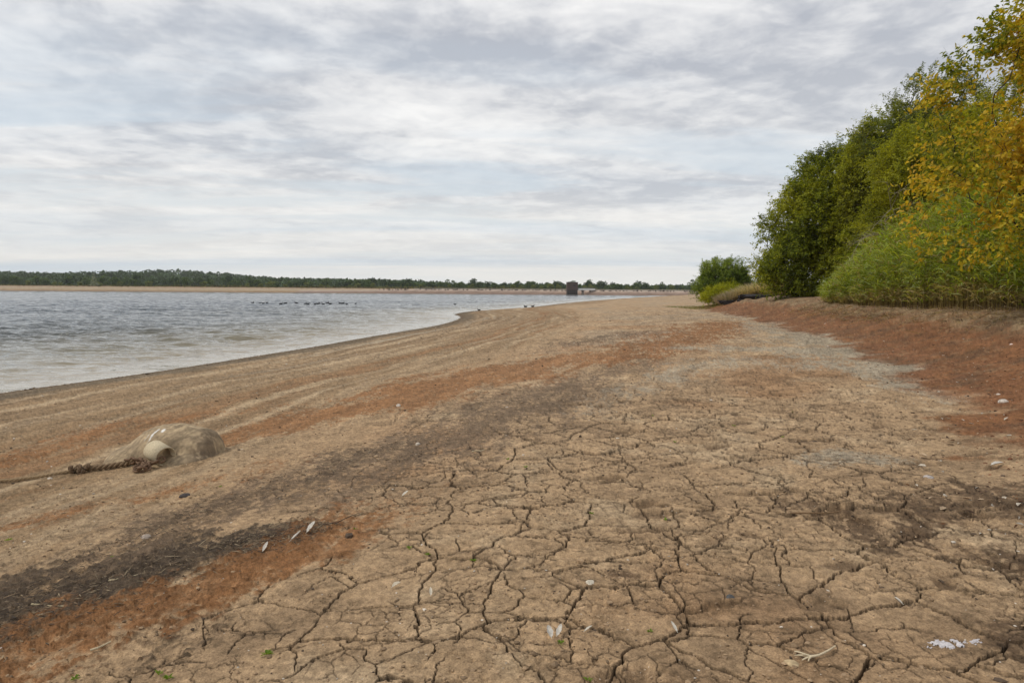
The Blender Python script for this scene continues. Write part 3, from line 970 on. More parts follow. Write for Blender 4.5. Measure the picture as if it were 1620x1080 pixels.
def make_tower():
    X, Y = 51.2, 588.0
    root = empty('valve_tower', (X, Y, 0), 'square brown brick valve tower standing in the water by the dam', 'tower')
    W, D = 9.2, 9.0
    brick = (.105, .068, .055)
    # upper house with string courses
    parts = [box_np((0, 0, 7.35), (W, D, 6.5))]
    V, Q = join(parts)
    mesh_np('upper_house', V, Q, CONCRETE, np.array(brick), False, root)
    parts = [box_np((0, 0, z), (W + .22, D + .22, .22)) for z in (5.3, 7.0, 8.9)]
    V, Q = join(parts); mesh_np('string_course', V, Q, CONCRETE, np.array((.14, .10, .085)), False, root)
    V, Q = join([box_np((0, 0, 10.75), (W + .5, D + .5, .35))]); mesh_np('roof_slab', V, Q, CONCRETE, np.array((.17, .13, .12)), False, root)
    # open lower storey: corner legs, fins and a plinth in the water
    parts = [box_np((0, 0, 2.2), (W - 2.0, D - 2.0, 3.6))]
    V, Q = join(parts); mesh_np('core', V, Q, CONCRETE, np.array((.05, .042, .038)), False, root)
    for k in range(6):
        sx = -W / 2 + .5 + k * (W - 1.0) / 5
        for sy in (-D / 2 + .5, D / 2 - .5):
            V, Q = box_np((sx, sy, 2.25), (.7, .7, 3.7)); mesh_np('pillar', V, Q, CONCRETE, np.array((.10, .08, .07)), False, root)
    V, Q = box_np((-.3, 0, -.2), (W + 1.2, D + .6, 1.2)); mesh_np('plinth', V, Q, CONCRETE, np.array((.15, .125, .10)), False, root)
    V, Q = box_np((0, 0, 2.4), (W + .12, D + .12, .3)); mesh_np('ring_beam', V, Q, CONCRETE, np.array((.13, .105, .09)), False, root)
    V, Q = box_np((1.6, -D / 2 - .05, 8.0), (1.4, .16, 1.0)); w = mesh_np('window', V, Q, CONCRETE, np.array((.03, .03, .035)), False, root)
    # walkway from the tower to the crest
    a = np.array([X + W / 2, Y + 1.5]); b = np.array([74.0, 622.5])
    br = empty('footbridge', ((a[0] + b[0]) / 2, (a[1] + b[1]) / 2, 0), 'pale concrete footbridge from the brown tower to the dam crest', 'bridge')
    L = float(np.linalg.norm(b - a)); th = math.atan2(b[1] - a[1], b[0] - a[0])
    br.rotation_euler = (0, 0, th)
    V, Q = box_np((0, 0, 4.8), (L, 2.6, 1.5)); mesh_np('deck', V, Q, CONCRETE, np.array((.82, .80, .76)), False, br)
    for s in (-1, 1):
        parts = [box_np((-L / 2 + i * L / 14, s * 1.2, 5.8), (.08, .08, 1.0)) for i in range(15)] + [box_np((0, s * 1.2, 6.32), (L, .1, .08)), box_np((0, s * 1.2, 5.85), (L, .06, .06))]
        V, Q = join(parts); mesh_np('railing', V, Q, CONCRETE, np.array((.30, .30, .29)), False, br)
    for t in (-.18, .28):
        V, Q = box_np((t * L, 0, 1.8), (.9, 1.8, 4.78)); mesh_np('pier', V, Q, CONCRETE, np.array((.22, .185, .155)), False, br)


make_tower()

# ------------------------------------------------------------------ near vegetation on the right bank
def make_trees():
    rng = np.random.default_rng(8)
    sallow = [(.055, .08, .012), (.13, .165, .018), (.23, .265, .022), (.36, .37, .03)]
    ash = [(.07, .10, .028), (.12, .155, .036), (.19, .215, .05)]
    olive = [(.11, .14, .016), (.23, .25, .022), (.37, .37, .03)]
    gold = [(.11, .15, .018), (.21, .24, .022), (.33, .32, .03), (.47, .39, .04), (.60, .44, .045), (.50, .34, .04)]

    def base(x, y): return (x, y, gz(x, y) - .05)
    # big dark sallow at the water side end of the belt
    t = grow_tree('sallow_tree', [(-.5, 0, 0), (.5, .3, 0), (0, -.6, 0), (1.1, -.1, 0), (-1.2, .4, 0)],
                  [(-.3, 0, 2.2, 3.5, 3.3, 2.5), (.2, 0, 4.8, 3.4, 3.2, 2.7), (.9, 0, 7.0, 2.8, 2.8, 2.4), (1.8, .2, 8.6, 1.6, 1.6, 1.5), (-1.7, -.8, 1.8, 2.3, 2.3, 2.2), (2.3, -1.2, 3.2, 2.4, 2.4, 3.0), (-1.4, 0, 4.5, 2.3, 2.2, 2.2), (.2, 0, 7.6, 2.2, 2.2, 2.0)],
                  rng, 1500, 5, 16, .185, .08, sallow, (.07, .06, .045), LEAF, BARK, base(20.6, 46), up=.75, outw=.7, shoot_len=(.4, 1.15), r0=.13, gap=.5, gscale=1.2, patch=2.2, twigs=True, rmin=.006)
    tag(t, 'big dense dark green sallow reaching the red soil at the end of the belt', 'tree')
    t = grow_tree('sallow_tree', [(-.5, 0, 0), (.6, .2, 0), (0, .7, 0)],
                  [(0, 0, 3.0, 3.2, 3.0, 3.0), (.2, 0, 6.4, 3.1, 3.0, 2.8), (.0, 0, 8.8, 2.4, 2.3, 1.9), (-1.2, 0, 8.3, 1.6, 1.6, 1.6), (2.0, 0, 9.0, 1.9, 2, 1.6)],
                  rng, 1250, 5, 15, .185, .08, sallow[1:] + [(.14, .15, .02)], (.08, .07, .05), LEAF, BARK, base(22.7, 41.5), up=.75, outw=.7, shoot_len=(.4, 1.1), r0=.12, gap=.45, gscale=1.2, patch=2.0, rmin=.006)
    tag(t, 'mid green sallow with lighter yellowish top behind the reeds', 'tree')
    t = grow_tree('sallow_tree', [(-.4, 0, 0), (.5, .2, 0)],
                  [(0, 0, 3.4, 2.9, 2.8, 3.0), (0, 0, 6.2, 2.7, 2.6, 2.2), (1.9, 0, 7.0, 1.9, 1.9, 1.7), (-1.4, -.3, 5.4, 1.6, 1.6, 1.6)],
                  rng, 1100, 5, 15, .155, .068, olive, (.09, .075, .05), LEAF, BARK, base(20.4, 33.5), up=.7, outw=.7, shoot_len=(.35, 1.0), r0=.10, gap=.4, gscale=1.1, patch=1.8, rmin=.005)
    tag(t, 'olive green sallow right behind the tallest reeds and left of the yellow tree', 'tree')
    # tall open ash rising behind
    t = grow_tree('ash_tree', [(0, 0, 0)],
                  [(-2.2, 0, 9.0, 1.5, 1.5, 1.3), (-1.2, 0, 10.6, 1.3, 1.3, 1.1), (.2, 0, 11.6, 1.5, 1.5, 1.2), (1.4, .4, 10.6, 1.7, 1.6, 1.6), (0, 0, 8.6, 2.3, 2.2, 1.8), (-3.6, 0, 8.4, 1.0, 1.0, .9), (0, 0, 5.5, 2.6, 2.5, 2.2)],
                  rng, 420, 5, 16, .15, .06, ash, (.10, .09, .07), LEAF, BARK, base(23.8, 39.5), up=.35, outw=.8, shoot_len=(.4, .9), r0=.17, gap=.12, gscale=.9, shell=.6, patch=1.6, rmin=.008)
    tag(t, 'tall open crowned ash rising above the other trees behind the yellow tree', 'tree')
    # yellow autumn tree leaning out over the bank, largest in the picture
    t = grow_tree('autumn_tree', [(0, 0, 0), (.35, .3, 0), (-.3, .2, 0)],
                  [(-.7, -.3, 4.8, 2.6, 2.2, 1.7), (-2.1, -.5, 3.5, 1.45, 1.5, 1.2), (-2.5, -.5, 2.1, 1.25, 1.5, .95), (-1.0, -.9, 2.5, 1.8, 1.6, 1.2), (.6, -.6, 3.3, 2.2, 2.0, 1.6), (-.3, 0, 6.0, 1.5, 1.6, .9), (1.6, 0, 5.6, 2.4, 2.2, 2.0), (-2.6, -.6, 4.6, 1.0, 1.1, .8), (-1.2, -.2, 6.0, .9, 1, .6),
                   (2.4, -.4, 2.6, 1.8, 1.8, 1.3), (.75, -.2, 6.9, .75, .9, .65), (.55, -.2, 7.7, .75, .8, .55), (1.5, -.2, 7.6, 1.3, 1.3, 1.3)],
                  rng, 1500, 4, 9, .105, .072, gold, (.045, .036, .028), LEAF, BARK, base(12.6, 15.4), up=.45, outw=.8, shoot_len=(.22, .6), r0=.075, folded=True, gap=.16, gscale=.75, shell=.62, patch=1.3, rmin=.003)
    tag(t, 'yellow and orange leaved autumn tree overhanging the reeds at the right edge', 'tree')
    # more of the belt behind it, closing the view
    t = grow_tree('sallow_tree', [(-.4, 0, 0), (.5, .2, 0)],
                  [(0, 0, 3.2, 3.3, 3.0, 3.0), (.6, 0, 6.2, 3.2, 2.8, 2.4), (-1.6, 0, 5.2, 2.0, 2.0, 2.0)],
                  rng, 800, 5, 13, .13, .06, olive, (.09, .075, .05), LEAF, BARK, base(19.4, 25.5), up=.7, shoot_len=(.35, 1.0), r0=.10, gap=.5, gscale=1.1, patch=1.8, rmin=.005)
    tag(t, 'yellowish green sallow hidden mostly behind the yellow tree at the right', 'tree')
    t = grow_tree('sallow_tree', [(-.4, 0, 0), (.5, .2, 0)],
                  [(0, 0, 2.6, 2.8, 2.6, 2.6), (.6, 0, 5.2, 2.6, 2.4, 2.2)],
                  rng, 620, 5, 12, .13, .06, [(.03, .045, .01), (.06, .08, .012), (.10, .12, .02)], (.06, .05, .04), LEAF, BARK, base(18.2, 18.8), up=.6, shoot_len=(.35, .9), r0=.10, gap=.5, gscale=1.1, patch=1.8, rmin=.005)  # leaf greens darkened to paint in the shade under the canopy
    tag(t, 'green sallow with leaves coloured darker as shade in the gap under the yellow tree by the right edge', 'tree')
    # lone bushes at the far end of the bank
    t = grow_tree('willow_bush', [(-.5, 0, 0), (.4, .2, 0), (0, -.4, 0), (.9, 0, 0)],
                  [(0, 0, 1.7, 2.3, 2.2, 1.6), (.1, 0, 2.8, 1.9, 1.8, 1.25), (-1.3, 0, 1.2, 1.3, 1.3, 1.1), (1.3, 0, 1.6, 1.2, 1.2, 1.2)],
                  rng, 760, 5, 14, .15, .055, [(.07, .115, .022), (.16, .22, .036), (.27, .34, .06)], (.06, .05, .04), LEAF, BARK, base(19.6, 64), up=.9, outw=.8, shoot_len=(.3, .65), r0=.06, gap=.7, gscale=1.0, patch=1.3, rmin=.005)
    tag(t, 'round dark green willow bush standing alone at the far end of the bank', 'bush')
    t = grow_tree('broom_bush', [(-.4, 0, 0), (.3, .2, 0), (0, -.3, 0), (.8, 0, 0), (-.8, 0, 0)],
                  [(0, 0, .55, 1.6, 1.2, .75), (.5, 0, .95, 1.2, 1.0, .6), (-1.0, 0, .4, .9, .9, .5)],
                  rng, 330, 6, 14, .11, .035, [(.22, .25, .014), (.36, .38, .018), (.46, .46, .04)], (.08, .08, .03), LEAF, BARK, base(18.6, 60.2), up=1.2, outw=.4, shoot_len=(.3, .7), r0=.03, gap=.8, gscale=.8, patch=1.0, rmin=.004)
    tag(t, 'bright yellow green low bush in front of the round willow bush', 'bush')
    t = grow_tree('willow_bush', [(-.3, 0, 0), (.4, .2, 0)],
                  [(.3, 0, 1.2, 1.6, 1.5, 1.2), (1.4, 0, 1.6, 1.4, 1.3, 1.1)],
                  rng, 360, 5, 13, .13, .05, [(.04, .06, .014), (.07, .095, .02), (.11, .13, .03)], (.06, .05, .04), LEAF, BARK, base(24.9, 66), up=.9, outw=.6, shoot_len=(.35, .8), r0=.05, gap=.7, gscale=1.0, patch=1.3, rmin=.005)
    tag(t, 'small green bush seen between the round willow bush and the big dark sallow', 'bush')


make_trees()


def blades(P, D, L, W, rng, seg=3, sag=0.6, tint=None):
    """long arching blades: strips of seg quads"""
    n = len(P); D = unit(D)
    S = unit(np.cross(D, np.array([0, 0, 1.]) + rng.normal(0, .3, (n, 3))))
    V = np.zeros((n, (seg + 1) * 2, 3))
    for k in range(seg + 1):
        t = k / seg
        c = P + D * (L * t)[:, None] - np.array([0, 0, 1.]) * (sag * L * t * t)[:, None]
        w = (W * (1 - t ** 1.6) * .5 * (1 if k else .5) + .0006)[:, None]
        V[:, 2 * k] = c - S * w; V[:, 2 * k + 1] = c + S * w
    b = np.arange(n)[:, None] * (seg + 1) * 2
    Q = np.vstack([b + np.array([2 * k, 2 * k + 1, 2 * k + 3, 2 * k + 2]) for k in range(seg)])
    return V.reshape(-1, 3), Q


def make_reeds():
    rng = np.random.default_rng(12)
    edge = catmull([(15.9, 35.5), (15.3, 32.5), (14.3, 27.5), (13.4, 22.5), (12.7, 18.6), (12.4, 15.5), (12.6, 11.5), (13.4, 6)], 8)
    seg = np.r_[0, np.cumsum(np.linalg.norm(np.diff(edge, axis=0), axis=1))]
    n = 6000
    s = rng.uniform(0, seg[-1], n)
    ex = np.interp(s, seg, edge[:, 0]); ey = np.interp(s, seg, edge[:, 1])
    off = np.abs(rng.normal(0, 1.25, n)) + .35 * np.clip(fbm(ex, ey, 1.1, 3, .6, 4) + .2, 0, 1) - .1
    nx = 0.98; ny = 0.18
    x = ex + off * nx; y = ey + off * ny
    z = ground_z(x, y)
    H = np.interp(ey, [6, 13, 16, 18.5, 20.5, 24, 28, 31, 33, 35.5], [1.8, 2.0, 2.4, 3.5, 3.85, 3.6, 3.1, 2.5, 1.8, .9]) * rng.uniform(.72, 1.06, n) * (0.60 + .40 * smooth(-.1, 1.0, off))
    lean = rng.normal(0, .07, (n, 2)) + np.array([-.05, -.02])
    top = np.column_stack([x + lean[:, 0] * H, y + lean[:, 1] * H, z + H])
    bot = np.column_stack([x, y, z - .03])
    mid = bot * .5 + top * .5 + np.column_stack([-lean * .12 * H[:, None], np.zeros(n)])
    V1, Q1 = tubes(bot, mid, np.full(n, .0055), np.full(n, .0045), 3)
    V2, Q2 = tubes(mid, top, np.full(n, .0045), np.full(n, .002), 3)
    straw = np.array([.46, .37, .19]); green = np.array([.26, .31, .05]); brown = np.array([.16, .105, .05])
    dead = rng.uniform(size=n) < .10
    c0 = np.where(rng.uniform(size=(n, 1)) < .3, brown, straw) * rng.uniform(.6, 1.1, (n, 1)); c1 = np.where(dead[:, None], straw * .9, green * rng.uniform(.7, 1.2, (n, 1)))
    cm = c0 * .2 + c1 * .8
    T1 = np.stack([np.repeat(c0[:, None], 3, 1), np.repeat(cm[:, None], 3, 1)], 1).reshape(-1, 3)
    T2 = np.stack([np.repeat(cm[:, None], 3, 1), np.repeat(c1[:, None], 3, 1)], 1).reshape(-1, 3)
    # blades: alternate up the stem, more towards the top
    per = 8
    k = np.repeat(np.arange(n), per)
    t = np.clip(.12 + .88 * (np.tile(np.arange(per), n) + rng.uniform(0, 1, n * per)) / per, 0, 1)
    Pb = bot[k] * (1 - t)[:, None] + top[k] * t[:, None]
    az = rng.normal(-2.2, 1.2, n * per)              # the wind combs them to one side
    D = np.column_stack([np.cos(az), np.sin(az), rng.uniform(.5, 1.5, n * per)])
    L = rng.uniform(.3, .8, n * per) * (.75 + .4 * t); W = rng.uniform(.024, .055, n * per)
    V3, Q3 = blades(Pb, D, L, W, rng, 3, .55)
    g = np.array([[.20, .28, .035], [.30, .38, .045], [.44, .48, .07], [.36, .44, .20]])[rng.integers(0, 4, n * per)]
    g = g * rng.uniform(.75, 1.25, (n * per, 1))
    low = (t < .34) & (rng.uniform(size=n * per) < .7)
    g = np.where(low[:, None], straw * rng.uniform(.55, 1.0, (n * per, 1)), g)
    g = np.where(dead[k][:, None], straw * .8, g)
    T3 = np.repeat(g, 8, 0)
    # drooping seed heads on some of the stems
    kp = np.repeat(np.where(rng.uniform(size=n) < .16)[0], 7); m = len(kp)
    az = rng.normal(-2.4, .5, m)
    V4, Q4 = blades(top[kp] - np.array([0, 0, 1.]) * rng.uniform(0, .12, (m, 1)), np.column_stack([np.cos(az), np.sin(az), rng.uniform(.7, 2.2, m)]), rng.uniform(.10, .24, m), np.full(m, .022), rng, 2, .55)
    T4 = np.repeat(np.array([[.30, .23, .16]]) * rng.uniform(.7, 1.3, (m, 1)), 6, 0)
    V = np.vstack([V1, V2, V3, V4]); T = np.vstack([T1, T2, T3, T4])
    o = mesh_np('reed_bed', V, [Q1, Q2 + len(V1), Q3 + len(V1) + len(V2), Q4 + len(V1) + len(V2) + len(V3)], REED, T)
    tag(o, 'tall green reeds with straw coloured stem bases along the bank', 'reeds', kind='stuff')
    # sparse single stems standing out in front on the left
    # litter of broken reed along the old water line
    n = 5200
    s = rng.uniform(0, seg[-1] + 0, n)
    ex = np.interp(s, seg, edge[:, 0]); ey = np.interp(s, seg, edge[:, 1])
    off = rng.normal(-.75, .55, n)
    x = ex + off * nx; y = ey + off * ny
    keep = fbm(x, y, .9, 3, .6, 9) > -.35
    x, y = x[keep], y[keep]; n = len(x)
    z = ground_z(x, y) + rng.uniform(0, .10, n)
    a = rng.normal(1.9, .8, n)
    D = np.column_stack([np.cos(a), np.sin(a), rng.normal(.05, .25, n)])
    V, Q = blades(np.column_stack([x, y, z + .02]), D, rng.uniform(.08, .45, n), rng.uniform(.008, .03, n), rng, 2, .12)
    c = np.where(rng.uniform(size=(n, 1)) < .35, np.array([[.075, .05, .032]]), np.array([[.36, .28, .17]])) * rng.uniform(.6, 1.15, (n, 1))
    o = mesh_np('reed_litter', V, Q, REED, np.repeat(c, 6, 0))
    tag(o, 'pale broken reed litter lying in a ridge along the foot of the reeds', 'litter', kind='stuff')


make_reeds()


def make_tussocks():
    """pale dry grass clumps between the far bushes and the big sallow"""
    rng = np.random.default_rng(33)
    # x, y, radius, height, tone, label
    spots = [(18.3, 57.5, .75, 1.05, (.25, .185, .13), 'greyish tan dry grass clump at the left, below the yellow green bush'),
             (19.6, 57.6, .85, 1.15, (.34, .26, .15), 'pale tan dry grass clump right of the greyish one'),
             (20.9, 57.5, .95, 1.35, (.36, .28, .16), 'tallest straw coloured dry grass clump in the middle of the row'),
             (22.2, 57.2, .95, 1.45, (.40, .29, .15), 'golden dry grass clump beside the big dark sallow'),
             (21.6, 55.6, .6, .8, (.30, .22, .12), 'low dry grass clump in front of the golden one')]
    for x, y, r, h, tone, lab in spots:
        h *= 1.3; tone = tuple(a * c for a, c in zip((1.6, 1.75, 2.2), tone)); n = 1500
        q = r * np.sqrt(rng.uniform(0, 1, n)); a = rng.uniform(0, 6.28, n)
        px = q * np.cos(a); py = q * np.sin(a)
        pz = ground_z(x + px, y + py) - gz(x, y)
        D = np.column_stack([px / r * .8 + rng.normal(0, .25, n) - .15, py / r * .8 + rng.normal(0, .25, n), np.full(n, 1.0)])
        V, Q = blades(np.column_stack([px, py, pz - .03]), D, h * rng.uniform(.6, 1.1, n), np.full(n, .035), rng, 3, .22)
        c = np.array(tone) * rng.uniform(.55, 1.25, (n, 1))
        gr = (rng.uniform(size=n) < .10)[:, None]
        c = np.where(gr, np.array([[.11, .14, .04]]), c)
        o = mesh_np('grass_tussock', V, Q, REED, np.repeat(c, 8, 0))
        o.location = (x, y, gz(x, y))
        tag(o, lab, 'grass clump', 'dry grass clumps at the end of the bank')
    # short green turf at the tip
    n = 4000
    x = rng.uniform(15.3, 19.5, n); y = rng.uniform(56, 70, n)
    z = ground_z(x, y)
    D = np.column_stack([rng.normal(0, .5, n), rng.normal(0, .5, n), np.ones(n)])
    V, Q = blades(np.column_stack([x, y, z - .01]), D, rng.uniform(.04, .14, n), np.full(n, .03), rng, 2, .3)
    c = np.array([[.17, .18, .04]]) * rng.uniform(.6, 1.2, (n, 1))
    o = mesh_np('turf', V, Q, REED, np.repeat(c, 6, 0))
    tag(o, 'short yellowish turf on the tip of the bank', 'turf', kind='stuff')


make_tussocks()


def lump(name, loc, size, rot, tone, rng, mat, seed, squash=.35, res=3, jag=.35):
    """an irregular stone or slab from a displaced ball"""
    import bmesh
    bm = bmesh.new()
    bmesh.ops.create_icosphere(bm, subdivisions=res, radius=1.0)
    P = np.array([v.co[:] for v in bm.verts])
    F = np.array([[v.index for v in f.verts] for f in bm.faces])
    bm.free()
    k = 1 + jag * noise3(P, .8, seed) + jag * .5 * noise3(P, .3, seed + 7)
    P = P * k[:, None]
    P[:, 2] = np.clip(P[:, 2], -.8, squash + .10 * noise3(P, .4, seed + 2)) if squash else P[:, 2]
    P = P * np.array(size)
    T = np.array(tone) * (1 + .35 * noise3(P, max(size) * .3, seed + 9))[:, None]
    o = mesh_np(name, P, F, mat, np.clip(T, .005, 1), False)
    o.location = loc; o.rotation_euler = (0, 0, rot)
    return o


def make_slabs():
    rng = np.random.default_rng(2)
    data = [(17.9, 56.3, (1.05, .30, .26), .10, 'flat dark rock lying furthest left below the dry grass'),
            (18.75, 55.2, (.8, .28, .34), .45, 'tilted dark rock in the middle of the three on the red soil'),
            (19.1, 52.6, (1.3, .32, .26), .12, 'longest dark rock, nearest the big dark sallow')]
    for i, (x, y, s, r, lab) in enumerate(data):
        o = lump('dark_rock', (x, y, gz(x, y) + .05), s, r, (.045, .042, .045), rng, STONE, 40 + i * 11, .75, 4, .6)
        tag(o, lab, 'rock', 'dark rocks at the end of the bank')


make_slabs()


def make_dead_branch():
    """bare grey dead limbs sticking out of the sallow"""
    rng = np.random.default_rng(19)
    root = (17.2, 28.9, gz(17.2, 28.9) - .05)
    A, B, ra, rb = [], [], [], []
    def limb(p, d, L, r, depth):
        p = np.array(p, float); d = np.array(d, float)
        n = 5
        for k in range(n):
            q = p + unit(d[None])[0] * L / n
            A.append(p.copy()); B.append(q.copy()); ra.append(r * (1 - k / n * .6)); rb.append(r * (1 - (k + 1) / n * .6))
            if depth and k > 0:
                for _ in range(1 if k < 3 else 2):
                    limb(q, unit((d + rng.normal(0, .6, 3))[None])[0], L * rng.uniform(.35, .6), r * .5, depth - 1)
            p = q; d = d + rng.normal(0, .16, 3) + np.array([0, 0, -.03])
    limb((0, 0, 0), (-.25, -.35, 1.0), 3.4, .032, 0)
    p = B[-1]
    limb(p, (-.8, -.25, .45), 2.3, .022, 2)
    limb(p * .8, (-.85, -.3, .1), 2.0, .02, 2)
    V, Q = tubes(np.array(A), np.array(B), np.array(ra), np.array(rb), 5)
    o = mesh_np('dead_branch', V, Q, BARK, np.array((.30, .26, .19)), True)
    o.location = root
    tag(o, 'bare pale grey dead branch sticking out of the sallow above the reeds', 'branch')


make_dead_branch()

# ------------------------------------------------------------------ things lying on the lake bed
def on_ground(V):
    """lift local points (x, y given in world) onto the terrain"""
    V = np.array(V, float)
    V[:, 2] += ground_z(V[:, 0], V[:, 1])
    return V


def make_mooring():
    rng = np.random.default_rng(77)
    # half buried concrete sinker: a hump with a lower shoulder
    cx, cy = -3.74, 7.50
    n = 150
    gx, gy = np.meshgrid(np.linspace(-.85, .85, n), np.linspace(-.6, .6, n))
    x = cx + gx.ravel(); y = cy + gy.ravel()
    def hump(hx, hy, rx, ry, h, p):
        q = ((np.abs(x - hx) / rx) ** p + (np.abs(y - hy) / ry) ** p) ** (1 / p)
        return h * np.sqrt(np.clip(1 - q ** 2, 0, 1)) - .25 * np.clip(q - 1, 0, 3)
    h = np.maximum.reduce([hump(-3.83, 7.52, .39, .42, .41, 2.2), hump(-3.55, 7.50, .31, .36, .35, 2.6), hump(-3.42, 7.46, .18, .30, .27, 2.8), hump(-4.10, 7.42, .38, .30, .22, 2.0), hump(-3.62, 7.25, .36, .26, .15, 2.2)])
    k = 14.0
    hs = [hump(-3.83, 7.52, .39, .42, .41, 2.2), hump(-3.55, 7.50, .31, .36, .35, 2.6), hump(-3.42, 7.46, .18, .30, .27, 2.8), hump(-4.10, 7.42, .38, .30, .22, 2.0), hump(-3.62, 7.25, .36, .26, .15, 2.2)]
    h = np.log(sum(np.exp(k * a) for a in hs)) / k - .05
    h += .028 * fbm(x, y, .17, 4, .5, 3) + .006 * fbm(x, y, .035, 3, .65, 7)
    g0, _, _, _ = lie(x, y)
    z = g0 + h - .01
    T = np.tile([[.35, .265, .165]], (len(x), 1)) * (1 + .30 * noise3(np.column_stack([x, y, z]), .07, 11) + .30 * noise3(np.column_stack([x, y, z]), .022, 13))[:, None]
    P3 = np.column_stack([x, y, z])
    st_ = smooth(.05, .5, noise3(P3, .16, 15) + .6 * noise3(P3, .05, 19))[:, None] * .45          # old weed and silt stains
    T = T * (1 - st_) + np.array([[.14, .105, .07]]) * st_
    T = np.clip(T, .02, 1)
    # bird droppings: a streak and a spot on the crown
    def blot(bx, by, rx, ry, th):
        u = (x - bx) * math.cos(th) + (y - by) * math.sin(th); v = -(x - bx) * math.sin(th) + (y - by) * math.cos(th)
        return 1 - smooth(.6, 1.1, np.sqrt((u / rx) ** 2 + (v / ry) ** 2) + .25 * fbm(x, y, .02, 2, .6, 17))
    w = np.clip(blot(-3.87, 7.30, .012, .095, -.25) + blot(-3.79, 7.34, .022, .035, 0) + .4 * blot(-3.93, 7.28, .007, .05, -.2), 0, 1)[:, None]
    T = T * (1 - w) + np.array([[.72, .70, .66]]) * w
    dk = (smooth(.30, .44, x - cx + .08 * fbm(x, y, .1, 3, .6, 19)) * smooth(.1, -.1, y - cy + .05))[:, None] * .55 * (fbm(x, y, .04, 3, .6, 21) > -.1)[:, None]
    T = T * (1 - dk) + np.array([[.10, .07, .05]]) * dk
    V = np.column_stack([x - cx, y - cy, z - gz(cx, cy)])
    I = np.arange(n * n).reshape(n, n)
    Q = np.stack([I[:-1, :-1].ravel(), I[:-1, 1:].ravel(), I[1:, 1:].ravel(), I[1:, :-1].ravel()], 1)
    keep = (h[Q] > -.12).any(1)
    o = mesh_np('mooring_sinker', V, Q[keep], CONCRETE, T, True)
    o.location = (cx, cy, gz(cx, cy))
    tag(o, 'half buried mud crusted concrete mooring block with white bird droppings', 'mooring block')

    def surf(px, py):
        """height of sinker or ground at a spot"""
        q = (x - px) ** 2 + (y - py) ** 2
        return max(float(z[np.argmin(q)]) if q.min() < .01 else -9, gz(px, py))
    # short pipe sleeve lying on its slope: an open tube with a wall
    c = np.array([-3.70, 7.08, surf(-3.70, 7.08) + .062])
    ax = np.array([.80, -.52, -.20]); ax /= np.linalg.norm(ax)
    u = np.cross(ax, [0, 0, 1.]); u /= np.linalg.norm(u); v = np.cross(u, ax)
    seg = 40; L = .23
    rings = [(-.5, .106), (.5, .106), (.5, .098), (-.5, .098)]
    PV = []
    for t, r in rings:
        for k2 in range(seg):
            a = 2 * math.pi * k2 / seg
            PV.append(ax * L * t + (u * math.cos(a) * 1.04 + v * math.sin(a) * .94) * r)
    PQ = []
    for i in range(4):
        for k2 in range(seg):
            PQ.append([i * seg + k2, i * seg + (k2 + 1) % seg, ((i + 1) % 4) * seg + (k2 + 1) % seg, ((i + 1) % 4) * seg + k2])
    o = mesh_np('pipe_sleeve', PV, np.array(PQ), MATTE, np.array((.52, .44, .30)), True)
    o.location = c
    tag(o, 'short open dusty plastic pipe lying against the mooring block', 'pipe')
    # chain: links strung from under the pipe
    path = catmull([(-3.615, 6.99, .10), (-3.68, 6.92, .065), (-3.75, 6.90, .05), (-3.80, 6.80, .03), (-3.72, 6.76, .03), (-3.69, 6.83, .045), (-3.77, 6.92, .065), (-3.88, 7.02, .075), (-3.99, 7.08, .07), (-4.08, 7.12, .065)], 10)
    acc = np.r_[0, np.cumsum(np.linalg.norm(np.diff(path, axis=0), axis=1))]
    root = empty('mooring_chain', (-3.85, 6.96, gz(-3.85, 6.96)), 'rusty chain heaped between the pipe and the thick spliced rope', 'chain')
    step = .060
    m = int(acc[-1] / step)
    link = None
    for i in range(m):
        s = (i + .5) * step
        p = np.array([np.interp(s, acc, path[:, j]) for j in range(3)]); q = np.array([np.interp(min(s + .02, acc[-1]), acc, path[:, j]) for j in range(3)]) - np.array([np.interp(max(s - .02, 0), acc, path[:, j]) for j in range(3)])
        if link is None:
            LV = []; a_, b_, r_ = .030, .018, .0088
            ns, nr = 28, 8
            for k1 in range(ns):
                t = 2 * math.pi * k1 / ns
                cxl = math.copysign(max(abs(math.cos(t)) * b_, 0), math.cos(t)) + math.copysign(a_ - b_, math.cos(t)) * min(1, abs(math.cos(t)) * 2.2); cyl = math.sin(t) * b_ * 1.25
                nx_, ny_ = math.cos(t), math.sin(t)
                for k3 in range(nr):
                    ph = 2 * math.pi * k3 / nr
                    LV.append((cxl + nx_ * r_ * math.cos(ph), cyl + ny_ * r_ * math.cos(ph), r_ * math.sin(ph)))
            LQ = [[k1 * nr + k3, ((k1 + 1) % ns) * nr + k3, ((k1 + 1) % ns) * nr + (k3 + 1) % nr, k1 * nr + (k3 + 1) % nr] for k1 in range(ns) for k3 in range(nr)]
            link = mesh_np('link', np.array(LV) * 1.25, np.array(LQ), STONE, np.array((.155, .095, .058)), True, root)
            l = link
        else:
            l = link.copy(); COL.objects.link(l); l.parent = root
        gg = surf(p[0], p[1])
        l.location = Vector((p[0], p[1], gg + p[2] * .75 + .012)) - root.location
        d = Vector(q); rot = d.to_track_quat('X', 'Z').to_matrix() @ Matrix.Rotation(R(35 if i % 2 else -55) + rng.normal(0, .2), 3, 'X')
        l.rotation_euler = rot.to_euler()

